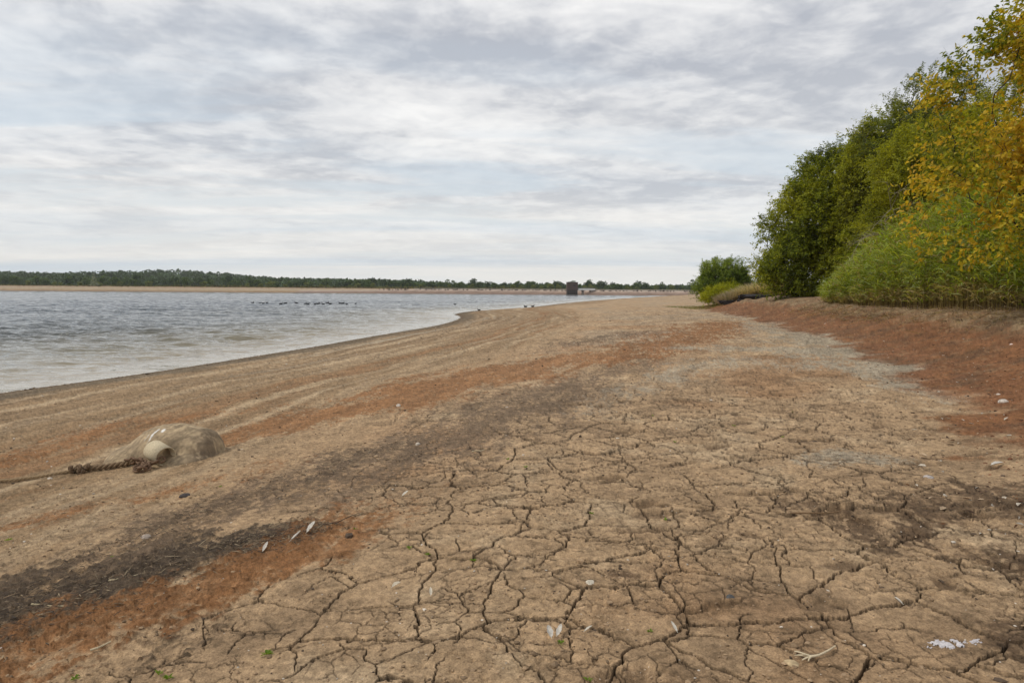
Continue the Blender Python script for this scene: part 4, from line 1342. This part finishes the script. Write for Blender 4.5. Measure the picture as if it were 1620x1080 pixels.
    # rope: three strands laid round a path
    def laid(path, rad, pitch, strands=3, sides=7, sub=.012):
        acc = np.r_[0, np.cumsum(np.linalg.norm(np.diff(path, axis=0), axis=1))]
        s = np.arange(0, acc[-1], sub)
        P = np.column_stack([np.interp(s, acc, path[:, j]) for j in range(3)])
        Tn = unit(np.gradient(P, axis=0)); U = unit(np.cross(Tn, [0, 0, 1.])); W = np.cross(U, Tn)
        rr = np.interp(s, acc, rad) if np.ndim(rad) else np.full(len(s), rad)
        V = []; Q = []; nb = 0
        for k2 in range(strands):
            a = 2 * math.pi * s / pitch + 2 * math.pi * k2 / strands
            C = P + (U * np.cos(a)[:, None] + W * np.sin(a)[:, None]) * (rr * .52)[:, None]
            ang = np.arange(sides) * 2 * math.pi / sides
            ring = C[:, None, :] + (U[:, None, :] * np.cos(ang)[None, :, None] + W[:, None, :] * np.sin(ang)[None, :, None]) * (rr * .56)[:, None, None]
            V.append(ring.reshape(-1, 3))
            I = np.arange(len(s) * sides).reshape(len(s), sides) + nb
            J = np.roll(I, -1, 1)
            Q.append(np.stack([I[:-1].ravel(), J[:-1].ravel(), J[1:].ravel(), I[1:].ravel()], 1)); nb += len(s) * sides
        return np.vstack(V), np.vstack(Q)
    rp = np.array([(-7.6, 6.30), (-6.4, 6.42), (-5.6, 6.52), (-5.0, 6.62), (-4.86, 6.72), (-4.66, 6.84), (-4.48, 6.93)])
    rc = catmull(rp, 14)
    rz = np.array([gz(a, b) for a, b in rc]) + .022
    V, Q = laid(np.column_stack([rc, rz]), .017, .11)
    root = empty('mooring_rope', (-4.5, 6.95, gz(-4.5, 6.95)), 'brown twisted mooring rope running over the mud out of the left edge', 'rope')
    off = np.array(root.location)
    mesh_np('rope_line', V - off, Q, MATTE, np.array((.31, .22, .125)), True, root)
    rc = catmull([(-4.50, 6.92), (-4.40, 6.97), (-4.28, 7.02), (-4.15, 7.07), (-4.02, 7.10), (-3.93, 7.08)], 12)
    rz = np.array([surf(a, b) for a, b in rc]) + .035
    V, Q = laid(np.column_stack([rc, rz]), np.linspace(.028, .031, len(rc)), .16, sub=.01)
    mesh_np('eye_splice', V - off, Q, MATTE, np.array((.19, .13, .075)), True, root)
    # tight knot where the splice ends
    t = np.linspace(0, 2 * math.pi, 90)
    K = np.column_stack([-4.47 + .075 * np.cos(t) + .02 * np.sin(3 * t), 6.925 + .045 * np.sin(2 * t), gz(-4.47, 6.92) + .04 + .032 * np.sin(3 * t)])
    V, Q = laid(K, .022, .12)
    mesh_np('knot', V - off, Q, MATTE, np.array((.15, .10, .06)), True, root)


make_mooring()


def bird_mesh():
    """a coot afloat: one closed loft from tail over body and neck to bill"""
    st = [(-.235, .115, .004, .004), (-.20, .10, .03, .018), (-.14, .065, .075, .055), (-.05, .055, .098, .085), (.06, .055, .09, .085), (.13, .075, .065, .07), (.165, .125, .040, .042), (.175, .175, .032, .034),
          (.19, .22, .034, .034), (.215, .235, .033, .030), (.235, .232, .020, .018), (.262, .222, .009, .009), (.275, .218, .002, .002)]
    sides = 12
    V = []; T = []
    for i, (x, z, ry, rz_) in enumerate(st):
        for k in range(sides):
            a = 2 * math.pi * k / sides
            V.append((x + (-.35 * rz_ * math.sin(a) if 5 <= i <= 7 else 0), ry * math.cos(a), z - .02 + rz_ * math.sin(a)))
            T.append((.75, .73, .68) if i >= 10 else (.022, .022, .024) if i < 8 else (.014, .014, .015))
    Q = [[i * sides + k, i * sides + (k + 1) % sides, (i + 1) * sides + (k + 1) % sides, (i + 1) * sides + k] for i in range(len(st) - 1) for k in range(sides)]
    return np.array(V), np.array(Q), np.array(T)


def make_birds():
    rng = np.random.default_rng(15)
    V, Q, T = bird_mesh()
    px = [399, 411, 416, 422, 444, 451, 468, 469.5, 483, 487, 498, 502, 505, 511, 517, 522, 538, 542, 548, 562]
    ordn = ['first', 'second', 'third', 'fourth', 'fifth', 'sixth', 'seventh', 'eighth', 'ninth', 'tenth', 'eleventh', 'twelfth', 'thirteenth', 'fourteenth', 'fifteenth', 'sixteenth', 'seventeenth', 'eighteenth', 'nineteenth', 'twentieth']
    first = None
    for i, p in enumerate(px):
        t = (p - 399) / 163.0
        Y = rng.uniform(119, 130)
        X = (p - 810) / 1080.0 * (Y * .9973 + 2.55 * .073) - .0075 * 0
        if first is None: o = first = mesh_np('waterbird', V, Q, MATTE, T, True)
        else:
            o = first.copy(); COL.objects.link(o)
        o.location = (X, Y, .05); s = rng.uniform(1.15, 1.7); o.scale = (s, s, s)
        o.rotation_euler = (0, 0, rng.choice([0.2, math.pi]) + rng.normal(0, .5))
        tag(o, 'small dark waterbird afloat on the lake, %s from the left in the loose line' % ordn[i], 'bird', 'waterbirds floating in a line')
    for X, Y, sc, a, lab, dry in ((-10.7, 127.5, 1.3, .4, 'lone dark waterbird afloat off the tip of the mud spit', False), (2.2, 113, 1.5, 2.9, 'left one of two dark waterbirds afloat behind the mud spit', False),
                                  (3.4, 114, 1.5, .3, 'right one of two dark waterbirds afloat behind the mud spit', False), (-4.3, 88.6, 1.1, 3.0, 'dark waterbird resting on the mud at the rim of the spit', True)):
        o = first.copy(); COL.objects.link(o)
        o.location = (X, Y, gz(X, Y) + .05 if dry else .05); o.scale = (sc,) * 3; o.rotation_euler = (0, 0, a)
        if 'group' in o: del o['group']
        tag(o, lab, 'bird')


make_birds()


def make_seedlings():
    rng = np.random.default_rng(41)
    spots = [(-3.60, 4.78), (-2.59, 4.32), (-1.10, 2.98), (-1.53, 2.87), (-1.47, 2.83), (-1.90, 2.87), (-0.64, 4.20), (-0.51, 4.08), (-1.07, 4.61), (1.05, 4.52), (0.65, 3.05), (0.23, 2.97), (0.32, 2.68), (0.57, 4.70), (-0.22, 3.94),
             (1.69, 6.96), (-0.03, 6.37), (0.13, 6.04), (1.76, 8.41), (3.55, 8.54), (2.55, 7.74), (2.83, 7.03), (-2.56, 5.91)]
    kinds = []
    for k in range(3):
        n = 9 + 3 * k
        a = rng.uniform(0, 6.28, n)
        D = np.column_stack([np.cos(a), np.sin(a), rng.uniform(.25, 1.3, n)])
        P = np.column_stack([np.cos(a), np.sin(a), np.zeros(n)]) * .004 + np.array([0, 0, .006])
        V, Q, nv = leaves(P, D, np.tile([[0, 0, 1.]], (n, 1)), rng.uniform(.014, .030, n), rng.uniform(.007, .013, n), True, .2)
        c = np.array([[.15, .24, .03]]) * rng.uniform(.7, 1.25, (n, 1))
        kinds.append((V, Q, np.repeat(c, nv, 0)))
    protos = [None] * 3
    for i, (x, y) in enumerate(spots):
        k = i % 3
        if protos[k] is None: o = protos[k] = mesh_np('seedling', kinds[k][0], kinds[k][1], LEAF, kinds[k][2])
        else:
            o = protos[k].copy(); COL.objects.link(o)
        o.location = (x, y, gz(x, y) - .002); s = rng.uniform(.65, 1.15); o.scale = (s, s, s); o.rotation_euler = (0, 0, rng.uniform(0, 6.28))
        tag(o, 'tiny bright green seedling sprouting from the dry mud', 'seedling', 'green seedlings in the dry mud')


make_seedlings()


def feather(name, x, y, L, W, yaw, lift, curl, label, tone=(.52, .49, .44)):
    L *= .82; W *= 1.1
    """a shed feather: shaft and curved vanes with notches"""
    n = 16
    V = []; T = []
    for i in range(n + 1):
        t = i / n
        w = W * (math.sin(math.pi * min(1, max(0, (t - .12) / .88)) ** .75) ** .7 if t > .12 else 0.0) + .0012
        zc = lift * math.sin(t * math.pi * .6) + curl * t * t
        nt_ = 1 - .25 * ((i * 7) % 5 == 0)
        for s in (-1, -.5, 0, .5, 1):
            V.append(((t - .45) * L, s * w * .5 * nt_ + .10 * L * (t - .4) ** 2, zc + .30 * w * abs(s) ** 1.5 + .004))
            T.append(tone)
    Q = [[i * 5 + k, (i + 1) * 5 + k, (i + 1) * 5 + k + 1, i * 5 + k + 1] for i in range(n) for k in range(4)]
    sh, sq = tubes(np.array(V)[2:-5:5], np.array(V)[7::5], np.full(n, .0016), np.full(n, .0012), 5)
    V = np.vstack([V, sh]); T = np.vstack([T, np.tile([[.6, .55, .45]], (len(sh), 1))])
    o = mesh_np(name, V, np.vstack([np.array(Q), sq + (n + 1) * 5]), MATTE, T, True)
    o.location = (x, y, gz(x, y) + .004); o.rotation_euler = (0, 0, yaw)
    return tag(o, label, 'feather', 'white feathers scattered on the lake bed')


feather('feather', -1.38, 4.59, .085, .046, .7, .020, .05, 'broad white feather, uppermost right of the three at the dark litter')
feather('feather', -1.44, 4.44, .090, .036, .3, .015, .05, 'curled white feather, middle one of the three at the dark litter')
feather('feather', -1.58, 4.28, .062, .026, 1.1, .015, .04, 'small white feather, lowest left of the three by the rusty streak')
feather('feather', .185, 3.02, .060, .026, 1.9, .012, .03, 'white downy feather left of a seedling, left one of a pair at the bottom')
feather('feather', .225, 3.03, .060, .022, 1.0, .012, .03, 'white downy feather leaning right, right one of a pair at the bottom')
feather('feather', .36, 3.06, .055, .012, .4, .01, .01, 'thin pale feather beside a wide crack near the bottom centre', (.58, .54, .46))
feather('feather', .76, 3.04, .050, .016, 2.2, .01, .03, 'little white feather right of the lowest seedlings', (.62, .58, .5))
feather('feather', 4.10, 5.68, .150, .045, .05, .012, .01, 'long white feather lying flat on brown soil at the right edge')
feather('feather', -.63, 3.64, .070, .030, .6, .008, .01, 'pale tan feather on the cracked mud left of centre', (.56, .49, .38))
feather('feather', -.42, 3.51, .055, .014, 1.7, .01, .02, 'narrow pale feather among thin cracks at the lower centre', (.58, .52, .42))
feather('feather', 1.90, 3.23, .050, .018, 2.6, .01, .02, 'hooked small white feather in the lower right mud', (.66, .62, .54))
feather('feather', -.85, 5.36, .09, .022, .9, .01, .02, 'thin whitish feather on the grey streak left of centre', (.6, .56, .48))


def make_stones():
    rng = np.random.default_rng(61)
    W = (.54, .48, .42); G = (.24, .22, .20)
    data = [(6.07, 8.35, .055, .75, W, 'rounded white stone on the red soil at the right edge'), (6.34, 8.82, .028, .7, W, 'small white stone just behind the bigger one on red soil'),
            (-2.57, 4.70, .045, .6, (.36, .30, .25), 'greyish pink stone on the upper rim of the dark litter'), (-2.78, 5.72, .055, .4, (.05, .042, .04), 'dark flat stone between rope and dark litter'),
            (-1.69, 10.11, .040, .8, W, 'round white stone on the rusty streak in the middle'), (-1.00, 7.22, .030, .9, (.55, .48, .4), 'pale pebble on the grey purple streak'),
            (1.12, 3.36, .026, .7, (.07, .07, .07), 'dark grey pebble beside a crack at lower right of centre'), (.43, 3.56, .034, .45, (.50, .45, .36), 'pale flat shell in front of the brown hollow'),
            (1.18, 2.75, .032, .4, (.42, .32, .19), 'flat yellowish flake left of the bleached twig'), (2.85, 9.66, .022, .7, W, 'tiny white stone on the cracked plain'),
            (9.34, 12.73, .030, .7, (.6, .5, .45), 'pinkish white stone high on the red bank'), (3.36, 5.40, .038, .5, (.40, .36, .34), 'pale grey stone among hollows on the right'), (8.35, 17.98, .035, .6, W, 'white stone where the grey gravel meets the red bank'),
            (-4.62, 6.72, .03, .5, (.5, .44, .36), 'pale pebble below the rope knot')]
    for i, (x, y, r, q, tone, lab) in enumerate(data):
        o = lump('stone', (x, y, gz(x, y) - r * q * .15), (r, r * rng.uniform(.7, .95), r * q), rng.uniform(0, 3), tone, rng, STONE, 200 + i * 5, 0, 3, .18)
        tag(o, lab, 'stone', 'single stones on the lake bed')


make_stones()


def make_oddments():
    rng = np.random.default_rng(62)
    # bleached forked twig at the bottom right
    A = []; B = []; ra = []; rb = []
    def run(pts, r0, r1):
        P = catmull(pts, 5)
        for i in range(len(P) - 1):
            A.append(P[i]); B.append(P[i + 1]); t0 = i / (len(P) - 1); t1 = (i + 1) / (len(P) - 1)
            ra.append(r0 + (r1 - r0) * t0); rb.append(r0 + (r1 - r0) * t1)
    run([(.085, .055, .022), (.045, .028, .018), (0, .006, .012), (-.035, 0, .010)], .0022, .0055)
    for e in ((-.085, .012, .008), (-.078, .030, .014), (-.070, -.018, .006), (-.05, -.024, .006), (-.062, .002, .018)):
        run([(-.030, 0, .010), tuple(np.array(e) * .6 + np.array((-.012, 0, .006))), e], .0050, .0014)
    V, Q = tubes(np.array(A), np.array(B), np.array(ra), np.array(rb), 7)
    o = mesh_np('twig', V, Q, MATTE, np.array((.58, .49, .34)), True)
    o.location = (1.30, 2.765, gz(1.30, 2.765) + .004); o.scale = (1.15,) * 3
    tag(o, 'bleached forked twig like a chicken foot at the bottom right', 'twig')
    for x, y, L, yaw, tone, lab in ((2.08, 4.57, .34, .06, (.22, .14, .075), 'thin straight brown stalk lying on the right side mud'), (-2.53, 3.62, .20, -.15, (.42, .35, .22), 'pale broken reed stalk on the dark litter at left'),
                                    (-2.3, 3.95, .16, .5, (.46, .38, .24), 'short pale reed piece in the middle of the dark litter'), (-.33, 6.75, .14, .5, (.50, .42, .28), 'pale splinter on the grey purple streak in the centre'),
                                    (-1.95, 3.14, .09, .9, (.5, .42, .28), 'curved pale stalk on the rusty streak at bottom left')):
        P = catmull([(-L / 2, 0, .006), (-L / 6, rng.normal(0, .01), .010), (L / 6, rng.normal(0, .01), .008), (L / 2, 0, .012)], 5)
        n = len(P) - 1
        V, Q = tubes(P[:-1], P[1:], np.linspace(.006, .004, n), np.linspace(.0057, .0035, n), 6)
        o = mesh_np('stalk', V, Q, MATTE, np.array(tone), True)
        o.location = (x, y, gz(x, y) + .004); o.rotation_euler = (0, 0, yaw)
        tag(o, lab, 'stalk', 'loose stalks on the lake bed')
    # white splash of bird lime at the lower right
    n = 46
    gx, gy = np.meshgrid(np.linspace(-.16, .16, n), np.linspace(-.07, .07, n))
    X = 1.93 + gx.ravel(); Y = 2.86 + gy.ravel()
    q = np.minimum(np.sqrt(((gx + .05) / .085) ** 2 + (gy / .032) ** 2), np.sqrt(((gx - .09) / .05) ** 2 + ((gy - .012) / .022) ** 2)).ravel() + 1.0 * fbm(X, Y, .03, 4, .7, 3)
    z = ground_z(X, Y) + .012 * (1 - smooth(.6, 1.05, q)) - .006
    I = np.arange(n * n).reshape(n, n)
    Q = np.stack([I[:-1, :-1].ravel(), I[:-1, 1:].ravel(), I[1:, 1:].ravel(), I[1:, :-1].ravel()], 1)
    Q = Q[(q[Q] < 1.05).all(1)]
    o = mesh_np('bird_lime', np.column_stack([X - 1.93, Y - 2.86, z - gz(1.93, 2.86)]), Q, MATTE, np.tile([[.54, .51, .52]], (len(X), 1)) * rng.uniform(.75, 1.1, (len(X), 1)), True)
    o.location = (1.93, 2.86, gz(1.93, 2.86))
    tag(o, 'dried white splash of bird lime on the mud at lower right', 'bird dropping')


make_oddments()


def make_litter():
    """countless small stuff: grit, clods, straw"""
    rng = np.random.default_rng(90)
    import bmesh
    bm = bmesh.new(); bmesh.ops.create_icosphere(bm, subdivisions=1, radius=1.0)
    IV = np.array([v.co[:] for v in bm.verts]); IF = np.array([[v.index for v in f.verts] for f in bm.faces]); bm.free()

    def pebbles(name, x, y, size, tone, label, cat, flat=.6, sink=.25):
        n = len(x)
        J = IV[None] * (1 + rng.normal(0, .22, (n, len(IV), 1)))
        a = rng.uniform(0, 6.28, n); c, s = np.cos(a), np.sin(a)
        sx = size * rng.uniform(.7, 1.3, n); sy = size * rng.uniform(.6, 1.0, n); sz = size * flat * rng.uniform(.6, 1.2, n)
        P = J * np.stack([sx, sy, sz], 1)[:, None, :]
        Xr = P[..., 0] * c[:, None] - P[..., 1] * s[:, None]; Yr = P[..., 0] * s[:, None] + P[..., 1] * c[:, None]
        z = ground_z(x, y)
        V = np.stack([Xr + x[:, None], Yr + y[:, None], P[..., 2] + (z + sz * (1 - 2 * sink) * .5)[:, None]], -1).reshape(-1, 3)
        Fc = (IF[None] + (np.arange(n) * len(IV))[:, None, None]).reshape(-1, 3)
        o = mesh_np(name, V, Fc, MATTE, np.repeat(tone, len(IV), 0))
        return tag(o, label, cat, kind='stuff')

    def scatter(n, r0, r1, a0=-.85, a1=.85, pw=1.0):
        u = rng.uniform(0, 1, n)
        r = r0 * (r1 / r0) ** (u ** pw)
        a = rng.uniform(a0, a1, n)
        return r * np.sin(a), r * np.cos(a)
    # clods and crumbs of the same mud
    x, y = scatter(19000, 1.6, 16)
    d = polydist(x, y, SHORE); k = (d > 1.0) & (fbm(x, y, .5, 3, .6, 3) > -.15); x, y = x[k], y[k]
    e = polydist(x, y, FOOT)
    tone = np.where((e > 0)[:, None], np.array([[.22, .10, .055]]), np.array([[.31, .215, .13]])) * rng.uniform(.5, 1.25, (len(x), 1))
    pebbles('mud_crumbs', x, y, rng.lognormal(-5.35, .45, len(x)) * (1 + .05 * np.hypot(x, y)), tone, 'crumbs of dry mud strewn over the lake bed', 'crumbs')
    # pale chips and shells
    x, y = scatter(2600, 2.4, 55, pw=.8)
    d = polydist(x, y, SHORE); k = d > .6; x, y = x[k], y[k]
    pebbles('shell_chips', x, y, rng.lognormal(-5.9, .5, len(x)) * (1 + .09 * np.hypot(x, y)), np.array([[.58, .52, .44]]) * rng.uniform(.55, 1.2, (len(x), 1)), 'pale shell chips and pebbles strewn over the lake bed', 'pebbles', .5)
    # dark crumbs of peat and stones
    x, y = scatter(4200, 2.8, 60, pw=.75)
    d = polydist(x, y, SHORE); k = d > .2; x, y = x[k], y[k]
    pebbles('dark_grit', x, y, rng.lognormal(-5.7, .5, len(x)) * (1 + .09 * np.hypot(x, y)), np.array([[.085, .06, .042]]) * rng.uniform(.5, 1.5, (len(x), 1)), 'dark grit and peat crumbs strewn over the lake bed', 'grit')
    # stones along the water's edge
    s = rng.uniform(8, 95, 1500); sx = np.interp(s, SHORE[:, 1], SHORE[:, 0]) + np.abs(rng.normal(0, .5, 1500)) + .05
    pebbles('shingle', sx, s, rng.lognormal(-4.3, .45, 1500), np.array([[.17, .13, .09]]) * rng.uniform(.4, 1.8, (1500, 1)), 'small stones along the wet edge of the water', 'shingle')
    # flecks of dried foam and scum where the ripples end
    s = rng.uniform(8, 70, 2600); sx = np.interp(s, SHORE[:, 1], SHORE[:, 0]) + rng.normal(0, .07, 2600) + .05 * fbm(s, s * 0, .8, 3, .5, 3)
    pebbles('foam_flecks', sx, s, rng.lognormal(-4.2, .5, 2600), np.array([[.60, .55, .46]]) * rng.uniform(.6, 1.2, (2600, 1)), 'pale flecks of foam along the edge of the water', 'foam', .12, 0)
    # straw and rotted reed in the dark strip
    V = []; T = []; Q = []; nb = 0
    for kind, S in STRIPS:
        if kind not in ('dark', 'umber'): continue
        S = np.array(S)
        seg = np.r_[0, np.cumsum(np.hypot(*np.diff(S[:, :2], axis=0).T))]
        n = int(5200 * seg[-1] * np.mean(S[:, 2]) * np.mean(S[:, 3])) if S[0, 1] < 8 and seg[-1] < 6 else 2600
        n = min(n, 6500)
        u = rng.uniform(0, 1, n) ** 1.0 * seg[-1]
        x = np.interp(u, seg, S[:, 0]); y = np.interp(u, seg, S[:, 1]); w = np.interp(u, seg, S[:, 2])
        o = rng.normal(0, .55, n) * w
        x = x + o * .8; y = y - o * .6
        k = (np.hypot(x, y) < 24); x, y = x[k], y[k]; n = len(x)
        z = ground_z(x, y) + rng.uniform(.004, .028, n)
        a = rng.normal(.5, .8, n)
        D = np.column_stack([np.cos(a), np.sin(a), rng.normal(.05, .22, n)])
        L = rng.lognormal(-3.55, .6, n); W = rng.uniform(.002, .008, n)
        v, q = blades(np.column_stack([x, y, z]), D, L, W, rng, 2, .10)
        p = rng.uniform(size=(n, 1))
        c = np.where(p < .16, np.array([[.30, .235, .15]]), np.where(p < .45, np.array([[.17, .12, .075]]), np.array([[.055, .040, .030]]))) * rng.uniform(.6, 1.2, (n, 1))
        V.append(v); Q.append(q + nb); T.append(np.repeat(c, 6, 0)); nb += len(v)
    o = mesh_np('rotted_straw', np.vstack(V), np.vstack(Q), MATTE, np.vstack(T))
    tag(o, 'dark rotted reed straw lying along the old water line', 'litter', kind='stuff')
    # fallen leaves and fragments on the red bank
    n = 1500
    x, y = scatter(n, 5, 30, .15, .75)
    e = polydist(x, y, FOOT); k = (e > -.6) & (e < 4); x, y = x[k], y[k]; n = len(x)
    a = rng.uniform(0, 6.28, n)
    D = np.column_stack([np.cos(a), np.sin(a), rng.normal(.1, .3, n)])
    v, q, nv = leaves(np.column_stack([x, y, ground_z(x, y) + .006]), D, np.column_stack([rng.normal(0, .4, (n, 2)), np.ones(n)]), rng.uniform(.02, .07, n), rng.uniform(.01, .035, n), True, .2)
    c = np.array([[.40, .30, .20], [.16, .08, .04], [.10, .06, .04], [.45, .40, .33]])[rng.integers(0, 4, n)] * rng.uniform(.6, 1.2, (n, 1))
    o = mesh_np('fallen_leaves', v, q, MATTE, np.repeat(c, nv, 0))
    tag(o, 'dry fallen leaves and fragments on the red soil of the bank', 'leaves', kind='stuff')


make_litter()


# ------------------------------------------------------------------ the air over the lake
def make_haze():
    V, Q = box_np((0, 600, 38), (4400, 2900, 84))
    mt = bpy.data.materials.new('air')
    mt.use_nodes = True
    nt = mt.node_tree; nt.nodes.clear()
    out = nt.nodes.new('ShaderNodeOutputMaterial')
    vol = nt.nodes.new('ShaderNodeVolumePrincipled')
    vol.inputs['Color'].default_value = (.86, .90, .95, 1)
    vol.inputs['Density'].default_value = 0.00009
    nt.links.new(vol.outputs[0], out.inputs['Volume'])
    o = mesh_np('haze', V, Q, mt)
    tag(o, 'thin pale haze in the air over the lake', 'haze', kind='stuff')


make_haze()
